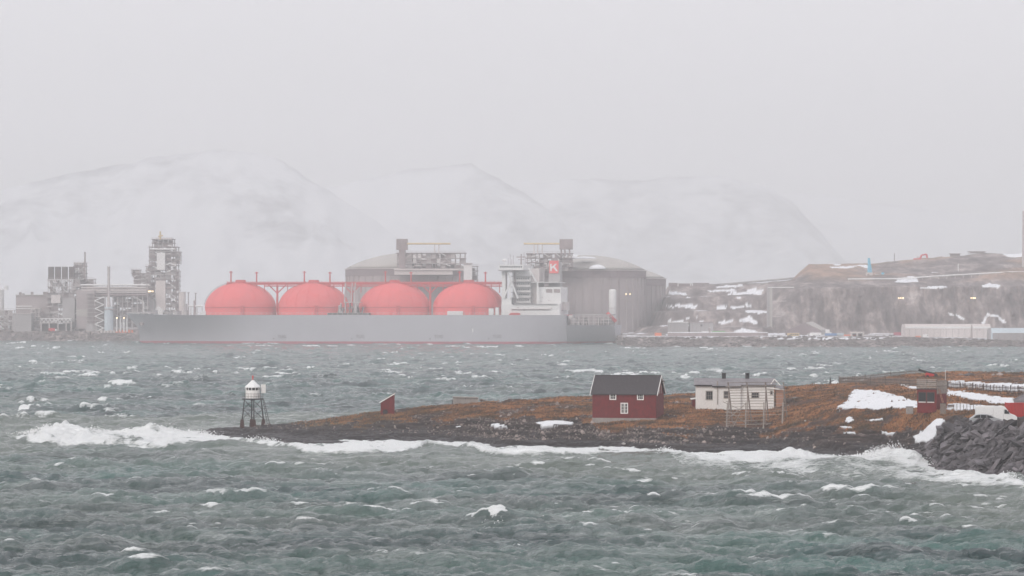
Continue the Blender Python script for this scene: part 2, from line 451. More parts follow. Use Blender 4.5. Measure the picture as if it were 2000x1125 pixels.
PYf = HY + (CH - Zn) / Dn * F
nz = fbm(Xw * 0.06, D * 0.05, 4, 21)
snow = (ledge & (Zs > 9) & (fr < 0.30) & (nz > 0.05)).astype(float)
snow = np.maximum(snow, (r & (Zs > 36) & (fbm(Xw * 0.03, D * 0.012, 4, 22) > 0.40)).astype(float))
snow = np.maximum(snow, (r & (Zs > 4) & (Zs < 6.5) & (fbm(Xw * 0.05, D * 0.1, 3, 23) > 0.1)).astype(float))
FS = [[(1622, 521), (1682, 519), (1655, 524), (1625, 524)], [(1795, 561), (1830, 558), (1850, 560), (1848, 563), (1800, 564)],
      [(1918, 557), (1930, 553), (1955, 556), (1950, 562), (1922, 561)], [(1441, 627), (1462, 616), (1480, 629), (1479, 633)],
      [(1305, 569), (1342, 572), (1341, 576), (1305, 575)], [(1318, 593), (1362, 597), (1360, 604), (1345, 603), (1320, 598)], [(1303, 597), (1315, 597), (1315, 601), (1303, 600)],
      [(1394, 598), (1417, 596), (1419, 605), (1400, 604)], [(1425, 600), (1453, 595), (1453, 600), (1430, 604)], [(1454, 593), (1468, 594), (1467, 601), (1457, 600)],
      [(1384, 567), (1476, 563), (1477, 567), (1386, 570)], [(1420, 572), (1490, 566), (1487, 577), (1468, 575), (1421, 576)], [(1402, 629), (1431, 625), (1430, 630), (1410, 633)],
      [(1303, 625), (1337, 626), (1332, 631), (1303, 630)], [(1434, 648), (1450, 641), (1475, 645), (1480, 653), (1440, 654)], [(1400, 559), (1452, 555), (1453, 559), (1402, 562)],
      [(1867, 613), (1883, 623), (1881, 626), (1866, 617)], [(1917, 634), (1922, 620), (1930, 610), (1934, 613), (1925, 624), (1921, 635)], [(1933, 613), (1950, 616), (1965, 629), (1962, 632), (1947, 620), (1933, 617)],
      [(1853, 611), (1860, 612), (1862, 618), (1856, 616)], [(1340, 579), (1348, 579), (1348, 582), (1340, 582)], [(1437, 579), (1447, 580), (1446, 583), (1438, 582)], [(1480, 609), (1490, 609), (1490, 613), (1481, 613)],
      [(1362, 619), (1367, 619), (1367, 623), (1362, 623)], [(1340, 620), (1345, 620), (1345, 623), (1340, 623)], [(1365, 626), (1374, 628), (1373, 632), (1366, 630)]]
for p in FS:
    snow = np.maximum(snow, in_poly(PX + 3 * fbm(PX * 0.2, PYf * 0.3, 2, 29), PYf + 1.6 * fbm(PX * 0.15, PYf * 0.3, 3, 28), p).astype(float))
gr = r * sstep(36, 42, Zs) * sstep(-0.25, 0.15, fbm(Xw * 0.03, D * 0.02, 4, 24))
far_ground = grid_obj('far_shore_ground', np.stack([(PX - 1000) / F * Dn, Dn, Zn], -1), far_material(), {'snow': snow, 'grass': gr})
tag(far_ground, 'rocky industrial shore with blasted cliff and snow streaks', kind='structure')

def mountain_material():
    m, t, b = newmat('snow_mountain')
    v = coords(t, (1, 1, 1.8))
    n1 = noise(t, v, 0.0045, 9, 0.68, 0.5); n2 = noise(t, v, 0.02, 7, 0.7)
    rk = mth(t, 'ADD', mth(t, 'MULTIPLY', n1, 0.6), mth(t, 'ADD', mth(t, 'MULTIPLY', n2, 0.4), attr(t, 'bare')))
    f = ramp(t, rk, [(0.54, 0.0), (0.72, 1.0)])
    c = mix(t, f, (0.74, 0.755, 0.80), (0.12, 0.12, 0.15))
    t.links.new(c, b.inputs['Base Color']); b.inputs['Roughness'].default_value = 0.9
    return m
mmat = mountain_material()
def mountain(sil, Dr, base, name, seed):
    xs = [a for a, _ in sil]; ys = [b_ for _, b_ in sil]
    px = np.arange(xs[0], xs[-1] + 1, 8.0)
    top = np.interp(px, xs, ys) + 9 * fbm(px * 0.013, px * 0, 5, seed, 0.6)
    zr = np.maximum(CH + (HY - top) / F * Dr, 2)
    t = np.linspace(0, 1, 60)[:, None]
    D1 = Dr - base * (1 - t)
    Dm = D1 + px * 0
    prof = t ** 1.25
    Zm = -3 + (zr + 3) * prof
    Xm = (px - 1000) / F * Dr * (Dm / Dr)
    n = fbm(Xm * 0.004, Dm * 0.004, 6, seed + 3); gul = 1 - np.abs(fbm(Xm * 0.008, Dm * 0.002 + Zm * 0.002, 4, seed + 9)) * 2
    env = np.sin(np.pi * np.clip(t, 0, 1)) ** 0.7
    Zm = Zm + env * (n * 60 + gul * 48) * np.clip(zr / 250, 0.1, 1)
    tb = np.linspace(0.05, 1, 8)[:, None]
    Db = Dr + base * 0.6 * tb + px * 0; Zb = zr * (1 - tb) - 3 * tb
    Xb = (px - 1000) / F * Dr + px * 0 + 0 * tb
    bare = 0.11 * sstep(-0.1, 0.5, fbm(Xm * 0.0012, Dm * 0.0015, 3, seed + 5)) + 0.10 * sstep(0.93, 0.99, t) * sstep(-0.2, 0.3, fbm(Xm * 0.006, t * 3 + 0 * Xm, 3, seed + 6))
    dx = np.gradient(zr)
    bare = bare + 0.06 * sstep(2.0, -14.0, dx) * sstep(0.25, 0.75, t) * (0.6 + fbm(Xm * 0.006, Dm * 0.003, 4, seed + 30))
    VV = np.concatenate([np.stack([Xm, Dm, Zm], -1), np.stack([Xb, Db, Zb], -1)], 0)
    o = grid_obj(name, VV, mmat, {'bare': np.concatenate([bare, np.zeros_like(Xb)], 0)})
    return o
tag(mountain([(-900, 560), (-500, 470), (-200, 405), (0, 372), (60, 352), (130, 338), (200, 326), (300, 310), (400, 296), (460, 290), (500, 297), (550, 316), (610, 350), (690, 400), (780, 470), (870, 545), (950, 604)], 8100, 900, 'mountain', 100),
    'broad snowy mountain behind the gas plant towers, highest of the range', kind='structure')
tag(mountain([(440, 600), (520, 420), (590, 382), (640, 370), (700, 350), (800, 331), (920, 316), (960, 342), (1020, 375), (1090, 425), (1170, 495), (1270, 604)], 9000, 850, 'mountain', 120),
    'snowy peak behind the storage tanks with a dark rocky right face', kind='structure')
tag(mountain([(860, 600), (940, 400), (1000, 358), (1100, 350), (1250, 352), (1380, 338), (1440, 346), (1500, 364), (1550, 398), (1600, 450), (1660, 520), (1730, 604)], 9800, 850, 'mountain', 140),
    'pale rounded snow peak left of the headland', kind='structure')
tag(mountain([(1350, 600), (1430, 400), (1520, 374), (1600, 380), (1750, 402), (1900, 415), (2100, 440), (2500, 480), (2900, 600)], 10700, 850, 'mountain', 160),
    'low faint snow ridge fading out above the headland', kind='structure')

# ------------------------------------------------------------------ sea
def ocean_tile(L, n, wdir, kmin, kmax, rms, seed, spread=2.0):
    rg = np.random.RandomState(seed)
    k1 = 2 * np.pi * np.fft.fftfreq(n, L / n); kx, ky = np.meshgrid(k1, k1)
    k = np.sqrt(kx ** 2 + ky ** 2); k[0, 0] = 1
    c = (kx * math.cos(wdir) + ky * math.sin(wdir)) / k
    ph = k ** -3.15 * (0.12 + np.abs(c) ** spread) * np.exp(-(kmin / k) ** 4) * np.exp(-(k / kmax) ** 2)
    ph[0, 0] = 0
    h = np.sqrt(ph) * (rg.randn(n, n) + 1j * rg.randn(n, n))
    H = np.fft.ifft2(h).real; s = rms / H.std(); h = h * s; H = H * s
    Dx = np.fft.ifft2(-1j * kx / k * h).real; Dy = np.fft.ifft2(-1j * ky / k * h).real
    xx = np.fft.ifft2(kx * kx / k * h).real; yy = np.fft.ifft2(ky * ky / k * h).real; xy = np.fft.ifft2(kx * ky / k * h).real
    return H, Dx, Dy, xx, yy, xy
def samp(T, L, x, y):
    n = T.shape[0]; u = (x / L * n) % n; v_ = (y / L * n) % n
    i = np.floor(u).astype(int) % n; j = np.floor(v_).astype(int) % n; a = u - np.floor(u); b = v_ - np.floor(v_)
    i1 = (i + 1) % n; j1 = (j + 1) % n
    return (T[j, i] * (1 - a) + T[j, i1] * a) * (1 - b) + (T[j1, i] * (1 - a) + T[j1, i1] * a) * b

rows = [-220.0, 60.0]; d = 150.0
while d < 2150: rows.append(d); d += max(0.34, d * 0.00205)
while d < 13300: rows.append(d); d *= 1.03
rows.append(13300.0)
rows = np.array(rows)
u = np.linspace(-0.2, 0.2, 790)
Dg = rows[:, None] + 0 * u[None, :]; Xg = u[None, :] * np.maximum(rows, 60)[:, None]
side = []
for sgn, ed in ((-1, Xg[:, :1]), (1, Xg[:, -1:])):
    tt = np.linspace(0, 1, 14)[1:][None, :] ** 2
    xs_ = ed * (1 - tt) + sgn * 4400 * tt
    side.append(xs_[:, ::-1] if sgn < 0 else xs_)
Xg = np.concatenate([side[0], Xg, side[1]], 1); Dg = rows[:, None] + 0 * Xg
inner = (np.abs(Xg) <= 0.2 * np.maximum(Dg, 60) + 1)
TILES = [(263.0, 512, R(66), 2 * np.pi / 24, 4.0, 0.29, 5, 3.0), (97.0, 512, R(52), 2 * np.pi / 8, 14.0, 0.14, 9, 2.0), (43.0, 512, R(58), 2 * np.pi / 2.6, 30.0, 0.05, 19, 1.6)]
dz = 0 * Xg; dx = 0 * Xg; dy = 0 * Xg; sxx = 0 * Xg; syy = 0 * Xg; sxy = 0 * Xg
PXg = 1000 + Xg / np.maximum(Dg, 60) * F
gust = 1 + 0.35 * fbm(Xg * 0.008, Dg * 0.006, 3, 71)
for L, n, wd, k0, k1, rms, sd_, sp in TILES:
    tl = ocean_tile(L, n, wd, k0, k1, rms, sd_, sp)
    wx = Xg + 14 * fbm(Xg * 0.004, Dg * 0.004, 2, 77); wy = Dg + 14 * fbm(Xg * 0.004, Dg * 0.004, 2, 78)
    s = [samp(T, L, wx, wy) for T in tl]
    kf = 1.0 if L > 50 else sstep(800, 350, Dg)
    dz += s[0] * kf; dx += s[1] * kf; dy += s[2] * kf
    if L > 100: sxx += s[3]; syy += s[4]; sxy += s[5]
lod = inner * sstep(2600, 1200, Dg) + 0.3 * inner * (Dg >= 1900)
lam = 0.85
J = (1 + lam * gust * sxx * -1) * (1 + lam * gust * syy * -1) - (lam * gust * sxy) ** 2
J2 = (1 + lam * gust * sxx) * (1 + lam * gust * syy) - (lam * gust * sxy) ** 2
crest = np.minimum(J, J2) if False else J
# distance in front of (or beside) the islet's waterline
fD = np.interp(PXg, ISL.px, ISL.D[:, 1]); bD = np.interp(PXg, ISL.px, ISL.D[:, -1] - 6)
front = fD - Dg                                   # metres seaward of the near waterline
calm = np.where((PXg > 340) & (Dg < bD + 5), 0.30 + 0.70 * sstep(5, 70, front), 1.0)
Zg = dz * gust * lod * calm; Yoff = dy * lam * gust * lod * calm * sstep(1500, 500, Dg); Xoff = dx * lam * gust * lod * calm

def hump(px, D0, wpx, wD, h, sk=0.0):
    x0 = X(px, D0); sx_ = wpx * M(D0)
    a = (Xg - x0) / sx_; b = (Dg - D0 - sk * (Xg - x0)) / wD
    return h * np.exp(-a * a) * np.where(b < 0, np.exp(-(b * b)), np.exp(-(b * b) * 5.0))
swell = (hump(855, 444, 62, 10, .95) + hump(1235, 433, 60, 9, .7, -0.1) + hump(450, 461, 75, 11, .8, -0.1) + hump(1640, 404, 110, 14, 0.9)
         + hump(1330, 426, 60, 10, 0.55) + hump(620, 452, 80, 10, 0.5) + hump(1050, 443, 90, 9, 0.45)
         + hump(1240, 298, 52, 5.0, 1.05, 0.05) + hump(1060, 300, 60, 4.5, 0.7) + hump(965, 301, 34, 4.0, 0.9)
         + hump(1110, 260, 60, 5, 0.85, 0.1) + hump(200, 268, 60, 5, 0.7, 0.1) + hump(1300, 261, 55, 4, 0.6) + hump(1700, 262, 90, 6, 0.6, 0.1) + hump(420, 258, 50, 4, 0.7, 0.1))
brk = [hump(110, 488, 42, 13, 2.15), hump(175, 486, 55, 12, 1.35), hump(300, 506, 60, 8, 1.4), hump(250, 480, 90, 9, 0.5),
       hump(1725, 416, 48, 9, 1.6, -0.1), hump(1780, 408, 30, 7, 1.1), hump(1545, 432, 45, 8, 0.9), hump(1305, 437, 40, 7, .6),
       hump(1975, 372, 34, 5, .6), hump(1880, 379, 40, 5, 0.8), hump(925, 452, 40, 6, 0.7)]
bz = sum(brk)
Zg += swell * (1 + 0.12 * fbm(Xg * 0.3, Dg * 0.3, 3, 90)) + bz * (1 + 0.5 * fbm(Xg * 0.5, Dg * 0.4, 4, 91)) + (bz > 0.25) * 0.22 * fbm(Xg * 1.6, Dg * 1.2, 3, 92)
# foam: whitecaps on folded crests, the surf belt and its streaks
thr = 0.52 - 0.10 * sstep(1500, 400, Dg) + 0.17 * sstep(500, 1200, Dg)
patch = fbm(Xg * 0.02, Dg * 0.02, 3, 55)
nearm = inner & (Dg > 240) & (Dg < 430)
tq = float(np.quantile((crest - 0.3 * patch)[nearm], 0.006)); print('J', tq, crest[nearm].std())
caps_n = 0.85 * sstep(tq + 0.20, tq - 0.12, crest - 0.3 * patch) * inner * lod
fk_ = fbm(Xg * 0.13 + 0.15 * Dg * 0.13, Dg * 0.045, 6, 171, 0.66) + 0.35 * (dz / 0.33) * 0.20 + 0.12 * fbm(Xg * 0.01, Dg * 0.008, 2, 172)
caps_f = 0.9 * sstep(0.31, 0.62, fk_) * inner * (Dg < 2300)
farw = sstep(430, 620, Dg)
caps = caps_n * (1 - farw) + caps_f * farw
Zg += 0.7 * caps_f * farw
belt_px = [-300, 0, 60, 110, 250, 330, 400, 470, 520, 600, 700, 790, 835, 870, 950, 1100, 1180, 1250, 1290, 1340, 1450, 1550, 1650, 1750, 1900, 2000, 2300]
belt_py = [848, 853, 862, 868, 875, 877, 871, 867, 873, 886, 889, 884, 871, 873, 890, 894, 890, 884, 892, 911, 927, 935, 932, 936, 950, 962, 965]
bnear = 124000.0 / (np.interp(PXg, belt_px, belt_py) - HY)
up_px = [-300, 0, 40, 75, 100, 180, 220, 300, 350, 400, 450]
up_D = [492, 496, 500, 512, 516, 516, 512, 520, 520, 520, 520]
bfar = np.where(PXg < 400, np.interp(PXg, up_px, up_D), fD + 8)
nb = fbm(Xg * 0.10, Dg * 0.06, 4, 61)
inbelt = sstep(-2.5, 2.5, Dg - bnear + nb * 7) * sstep(2, -3, Dg - bfar + nb * 4) * (PXg > -250)
lacy = fbm(Xg * 0.25, Dg * 0.09, 4, 62)
dens = np.where(PXg > 1290, 0.55 + 0.5 * sstep(28, 6, front), 1.0)
dens = dens * np.where(PXg < -20, 0.5, 1.0)
belt = inbelt * np.clip(dens + 0.4 * lacy * (PXg > 1290), 0, 1)
green = sum(hump(*a) for a in ((855, 437, 50, 7, 1.0), (1235, 426, 48, 7, 1.0), (450, 453, 66, 7, 1.0)))
belt = belt * (1 - 0.97 * sstep(0.25, 0.55, green))
bore = inbelt * np.exp(-((Dg - bnear - 4.5 + 3 * nb) / 4.0) ** 2) * (1 - sstep(.2, .5, green))
Zg += bore * (0.30 + 0.6 * fbm(Xg * 0.09, Dg * 0.02, 4, 64)) * (PXg > 330) + belt * 0.30 * fbm(Xg * 0.45, Dg * 0.35, 5, 65, .6) + belt * 0.15
foam = np.clip(np.maximum(caps * (0.55 + 0.6 * sstep(-0.3, 0.3, patch)), belt), 0, 1)
foam = np.maximum(foam, sstep(0.3, 0.75, bz) * (PXg < 1990))
foam = foam * (1 - 0.55 * belt * sstep(0.1, 0.5, fbm(Xg * 0.3, Dg * 0.12, 5, 66, .65)))
big = sum(hump(*a) for a in ((938, 301.5, 26, 1.6, .9), (972, 301.5, 20, 3.0, .95), (1045, 303.5, 38, 1.0, .8), (958, 294, 9, .8, .7), (1140, 263, 26, 1.2, .75), (1010, 270, 20, 1.0, .7), (285, 262, 16, 1.2, .8), (50, 645, 14, 12, .9), (1465, 259, 30, 3, .6)))
foam = np.maximum(foam, sstep(0.35, 0.65, big + 0.45 * fbm(Xg * 1.1, Dg * 0.9, 5, 95, .6) * (big > 0.05)))
turb = np.clip(np.where(PXg > -300, sstep(130, 10, front), 0) * (Dg < bD + 60) + 0.5 * sstep(0.1, 0.6, patch), 0, 1)

def sea_material():
    m, t, b = newmat('sea_water')
    st = noise(t, coords(t, (0.25, 1.0, 1.0), (0, 0, R(14))), 0.9, 6, 0.7, 0.4)
    big_ = noise(t, coords(t, (0.35, 1.0, 1.0), (0, 0, R(8))), 0.05, 5, 0.6, 0.4)
    deep = mix(t, ramp(t, big_, [(0.42, 0.0), (0.66, 1.0)]), (0.008, 0.036, 0.038), (0.055, 0.145, 0.125))
    deep = mix(t, attr(t, 'turb'), deep, (0.13, 0.165, 0.14))
    # thin wind streaks of old foam, real surface froth
    stf = ramp(t, noise(t, coords(t, (0.16, 0.9, 1.0), (0, 0, R(10))), 0.35, 8, 0.75, 0.8), [(0.50, 0.0), (0.70, 0.42)])
    fa = attr(t, 'foam')
    n2 = noise(t, coords(t, (0.5, 1.0, 1.4), (0, 0, R(12))), 1.5, 8, 0.76, 0.5)
    ff = mth(t, 'ADD', mth(t, 'MULTIPLY', fa, 1.45), mth(t, 'SUBTRACT', mth(t, 'MULTIPLY', n2, 2.3), 1.72), True)
    ff = ramp(t, ff, [(0.08, 0.0), (0.3, 0.5), (0.7, 1.0)])
    ftot = mth(t, 'MAXIMUM', ff, stf)
    c = mix(t, ftot, deep, (0.92, 0.94, 0.93))
    t.links.new(c, b.inputs['Base Color'])
    rg = mth(t, 'ADD', 0.09, mth(t, 'MULTIPLY', ftot, 0.7)); t.links.new(rg, b.inputs['Roughness'])
    b.inputs['IOR'].default_value = 1.333
    sp = mth(t, 'SUBTRACT', 0.5, mth(t, 'MULTIPLY', ftot, 0.42)); t.links.new(sp, b.inputs['Specular IOR Level'])
    rip = noise(t, coords(t, (0.55, 1.0, 1.0), (0, 0, R(20))), 2.6, 6, 0.7)
    rn = t.nodes.new('ShaderNodeTexNoise'); rn.noise_type = 'RIDGED_MULTIFRACTAL'; rn.inputs['Scale'].default_value = 0.55
    rn.inputs['Detail'].default_value = 6; rn.inputs['Roughness'].default_value = 0.6; rn.inputs['Distortion'].default_value = 0.5
    t.links.new(coords(t, (0.45, 1.0, 1.0), (0, 0, R(16))), rn.inputs['Vector'])
    hb = mth(t, 'ADD', mth(t, 'MULTIPLY', rip, 0.30), mth(t, 'ADD', st, mth(t, 'MULTIPLY', rn.outputs['Fac'], 0.3)))
    bump(t, hb, 1.0, 1.0, b)
    return m
Vs = np.stack([Xg + Xoff, Dg + Yoff, Zg], -1)
Vs[0, :, 1] = -220; Vs[-1, :, 1] = 13300
sea = grid_obj('sea', Vs, sea_material(), {'foam': foam, 'turb': turb})
tag(sea, 'rough green grey sea with whitecaps and surf', kind='structure')

# ------------------------------------------------------------------ haze
hm = bpy.data.materials.new('haze_air'); hm.use_nodes = True; ht_ = hm.node_tree
ht_.nodes.clear(); ho = ht_.nodes.new('ShaderNodeOutputMaterial'); hv = ht_.nodes.new('ShaderNodeVolumePrincipled')
hv.inputs['Color'].default_value = (1.0, 0.99, 1.0, 1); hv.inputs['Density'].default_value = HAZE
hv.inputs['Anisotropy'].default_value = 0.0
ht_.links.new(hv.outputs[0], ho.inputs['Volume'])
hz = MB().box(-4500, 4500, -300, 13500, -5, 560).build('haze', hm)
tag(hz, 'grey snow haze over the sea', kind='stuff')
# ------------------------------------------------------------------ common materials
M_ = {}
M_['white_wood'] = paint('white_wood', (0.84, 0.82, 0.79), 0.6, 0.08, 1.2, (0.66, 0.62, 0.57))
M_['white_board'] = paint('white_board', (0.86, 0.84, 0.81), 0.6, 0.06, 0.8, (0.72, 0.69, 0.64), boards=('X', 3.2))
M_['red_board'] = paint('red_board', (0.20, 0.010, 0.012), 0.8, 0.35, 1.6, (0.10, 0.012, 0.014), boards=('X', 2.6))
M_['red_board_y'] = paint('red_board_side', (0.19, 0.014, 0.017), 0.8, 0.35, 1.6, (0.08, 0.012, 0.014), boards=('Y', 2.6))
M_['red_paint'] = paint('red_paint', (0.55, 0.03, 0.03), 0.5, 0.2, 2.0)
M_['slate'] = paint('slate', (0.055, 0.046, 0.050), 0.7, 0.5, 2.2, (0.10, 0.085, 0.085), stretch=(3, 1, 1))
M_['roof_grey'] = paint('roof_grey', (0.25, 0.23, 0.24), 0.6, 0.3, 1.0, (0.09, 0.08, 0.085))
M_['concrete'] = paint('concrete', (0.34, 0.31, 0.29), 0.9, 0.25, 1.1, (0.16, 0.14, 0.13))
M_['rust_concrete'] = paint('rust_concrete', (0.075, 0.032, 0.026), 0.9, 0.4, 2.5, (0.03, 0.015, 0.014))
M_['black_iron'] = paint('black_iron', (0.018, 0.016, 0.017), 0.6, 0.3, 3)
M_['rust_iron'] = paint('rust_iron', (0.07, 0.03, 0.022), 0.7, 0.4, 3)
M_['glass'] = paint('window_glass', (0.025, 0.027, 0.03), 0.12, 0.3, 1)
M_['weathered'] = paint('weathered_wood', (0.26, 0.21, 0.18), 0.9, 0.45, 3.5, (0.10, 0.075, 0.065))
M_['pale_wood'] = paint('pale_wood', (0.42, 0.37, 0.33), 0.9, 0.4, 3.5, (0.15, 0.12, 0.10))
M_['dark_wood'] = paint('dark_wood', (0.075, 0.055, 0.05), 0.9, 0.4, 3)
M_['salmon'] = paint('bare_plank', (0.46, 0.24, 0.16), 0.8, 0.2, 1.5, (0.33, 0.17, 0.11), boards=('Z', 3.0))
M_['white_metal'] = paint('white_metal', (0.78, 0.78, 0.77), 0.35, 0.06, 0.8)
M_['container_red'] = paint('container_red', (0.5, 0.035, 0.03), 0.6, 0.25, 0.9, (0.25, 0.03, 0.025))
M_['rubber'] = paint('rubber', (0.02, 0.02, 0.02), 0.8, 0.2, 3)
M_['silver'] = paint('silver_car_paint', (0.35, 0.36, 0.37), 0.3, 0.1, 1)

def stone_mesh(name, mat, seed, slab=False):
    rg = random.Random(seed); bm = bmesh.new()
    if slab:
        bmesh.ops.create_cube(bm, size=1.0)
        for v in bm.verts:
            v.co += Vector((rg.uniform(-.16, .16), rg.uniform(-.16, .16), rg.uniform(-.14, .14)))
        bmesh.ops.bevel(bm, geom=bm.edges[:], offset=0.07, segments=1, affect='EDGES')
        for v in bm.verts: v.co += Vector((rg.uniform(-.03, .03), rg.uniform(-.03, .03), rg.uniform(-.03, .03)))
    else:
        bmesh.ops.create_icosphere(bm, subdivisions=1, radius=0.5)
        for v in bm.verts: v.co *= rg.uniform(0.72, 1.12)
    me = bpy.data.meshes.new(name); bm.to_mesh(me); bm.free(); me.materials.append(mat)
    return me
def mesh_arrays(me):
    me.calc_loop_triangles()
    v = np.zeros(len(me.vertices) * 3, np.float32); me.vertices.foreach_get('co', v)
    f = np.zeros(len(me.loop_triangles) * 3, np.int32); me.loop_triangles.foreach_get('vertices', f)
    return v.reshape(-1, 3), f.reshape(-1, 3)

def stonemat(name, lo, hi, wetline=None):
    m, t, b = newmat(name)
    oi = t.nodes.new('ShaderNodeObjectInfo'); g = t.nodes.new('ShaderNodeNewGeometry')
    n = noise(t, coords(t), 0.9, 5, 0.7); n2 = noise(t, coords(t), 5.0, 4, 0.7)
    f = mth(t, 'ADD', mth(t, 'MULTIPLY', n, 0.6), mth(t, 'ADD', mth(t, 'MULTIPLY', n2, 0.25), mth(t, 'MULTIPLY', g.outputs['Random Per Island'], 0.3)))
    f = mth(t, 'ADD', f, mth(t, 'MULTIPLY', oi.outputs['Random'], 0.22))
    c = ramp(t, f, [(0.45, lo), (0.68, tuple(x * .3 for x in hi)), (0.95, hi)])
    t.links.new(c, b.inputs['Base Color']); b.inputs['Roughness'].default_value = 0.75
    b.inputs['Specular IOR Level'].default_value = 0.4
    bump(t, n2, 0.5, 0.05, b)
    return m
SM_DARK = stonemat('armour_stone', (0.004, 0.003, 0.004), (0.25, 0.225, 0.24))
SM_BEACH = stonemat('beach_stone', (0.03, 0.022, 0.02), (0.38, 0.31, 0.28))
SM_PALE = stonemat('pale_stone', (0.35, 0.32, 0.3), (0.6, 0.56, 0.53))

# ------------------------------------------------------------------ beacon on the point
def at(px, py, D): return P(px, py, D)
base = ISL.hit(493, 831); DB = base.y; m_ = M(DB)
bx0 = X(493.7, DB); bz0 = Z(831.5, DB)
bc = thing('light_beacon', 'small white lantern house on black lattice legs at the tip of the point', 'beacon', (bx0, DB, bz0), R(11))
def h(py): return Z(py, DB) - bz0
rb, rt = 20.8 * m_, 16.3 * m_
zf, zp = h(819), h(779.5)
MB().lathe([(14.2 * m_, h(778)), (14.0 * m_, h(762))], n=12).build('lantern_wall', M_['white_wood'], bc)
MB().lathe([(13.4 * m_, h(762)), (13.4 * m_, h(756))], n=12).build('lantern_glazing', M_['glass'], bc)
for k in range(12):
    a = R(30 * k + 15); MB().box(13.7 * m_ * math.cos(a) - .05, 13.7 * m_ * math.cos(a) + .05, 13.7 * m_ * math.sin(a) - .05, 13.7 * m_ * math.sin(a) + .05, h(762), h(756)).build('glazing_bar', M_['white_wood'], bc)
rf = MB().lathe([(15.6 * m_, h(757)), (15.2 * m_, h(755)), (1.6 * m_, h(742.5)), (0.5 * m_, h(742))], n=12).build('roof', M_['white_metal'], bc)
MB().lathe([(1.2 * m_, h(743)), (1.0 * m_, h(738)), (1.9 * m_, h(737.5)), (1.5 * m_, h(734.5)), (0.3 * m_, h(733))], n=10).build('ventilator', M_['red_paint'], rf)
MB().lathe([(21 * m_, zp - 0.1), (21 * m_, zp + 0.12)], n=4, a0=0.0).build('platform', M_['black_iron'], bc)
for k in range(4):
    a = R(90 * k); c, s = math.cos(a), math.sin(a)
    MB().tube((rb * c, rb * s, zf - .05), (rt * c, rt * s, zp), .11, .09, 8).build('leg', M_['black_iron'], bc)
    MB().lathe([(0.52, -0.5), (0.46, 0.2), (0.34, zf)], rb * c, rb * s, 4, a0=R(34)).build('footing', M_['rust_concrete'], bc)
    a2 = R(90 * k + 90); c2, s2 = math.cos(a2), math.sin(a2)
    br = MB()
    for (z0, z1) in ((0.02, 0.5), (0.5, 0.97)):
        L0, L1 = (rb + (rt - rb) * z0), (rb + (rt - rb) * z1); h0 = zf + (zp - zf) * z0; h1 = zf + (zp - zf) * z1
        br.tube((L0 * c, L0 * s, h0), (L1 * c2, L1 * s2, h1), .035, n=5); br.tube((L0 * c2, L0 * s2, h0), (L1 * c, L1 * s, h1), .035, n=5)
    br.build('cross_brace', M_['black_iron'], bc)
rl = MB()
for k in range(4):
    a, a2 = R(90 * k), R(90 * k + 90); p0 = Vector((20.5 * m_ * math.cos(a), 20.5 * m_ * math.sin(a), zp)); p1 = Vector((20.5 * m_ * math.cos(a2), 20.5 * m_ * math.sin(a2), zp))
    for q in range(4):
        p = p0.lerp(p1, q / 4); rl.tube(p, p + Vector((0, 0, .9)), .022, n=5)
    for zz in (.45, .9): rl.tube(p0 + Vector((0, 0, zz)), p1 + Vector((0, 0, zz)), .02, n=5)
rl.build('railing', M_['rust_iron'], bc)
ld = thing('ladder', None, None, (0, 0, 0)); ld.parent = bc; ld.rotation_euler = (0, 0, R(-11))
for dx_, nm in ((0, 'stile'), (0.42, 'stile')):
    MB().bar((20.4 * m_ + dx_ * .4, -1.0, zp), (30.5 * m_ + dx_, -1.2, -.1), .09).build('stile', M_['black_iron'], ld)
for q in range(13):
    f_ = (q + .5) / 13; x0 = 20.4 * m_ + (10.1 * m_) * f_
    MB().bar((x0 + .02, -1.0 - .2 * f_, zp * (1 - f_)), (x0 + .17 * (1 - f_) + .42 * f_, -1.0 - .2 * f_, zp * (1 - f_)), .05).build('rung', M_['black_iron'], ld)
cb = MB().box(16.5 * m_, 25.0 * m_, -.35, .35, h(768), h(751)).build('battery_cabinet', M_['white_wood'], bc, bevel=.03)
MB().bar((20 * m_, 0, zp), (20 * m_, 0, h(768)), .09).build('cabinet_post', M_['black_iron'], bc)

# ------------------------------------------------------------------ slanting red shed and concrete bunker
p = ISL.hit(757, 810); D0 = p.y; q = M(D0)
sh = thing('shed', 'narrow red shed with steep single pitch roof leaning on the low ridge', 'shed', (X(743.5, D0), D0, Z(810, D0)))
W_ = 26.5 * q; zl = Z(787, D0) - Z(810, D0); zr_ = Z(770, D0) - Z(810, D0)
MB().prism([(0, -.5), (W_, -.5), (W_, zr_), (0, zl)], 0, 1.7).build('wall', M_['red_board'], sh)
MB().prism([(-.2, zl - .02), (W_ + .08, zr_ + .04), (W_ + .08, zr_ + .2), (-.2, zl + .14)], -.12, 1.85).build('roof', M_['salmon'], sh)
MB().prism([(-.22, zl - .04), (W_ + .1, zr_ + .0), (W_ + .1, zr_ + .17), (-.22, zl + .13)], -.17, -.125).build('barge_board', M_['white_wood'], sh)
MB().tube((.75, -.02, .45), (.75, .3, .45), .42, n=14).build('hatch', M_['black_iron'], sh)
MB().bar((.1, -.05, .3), (.1, -.05, -1.1), .16).build('corner_post', M_['red_board'], sh)

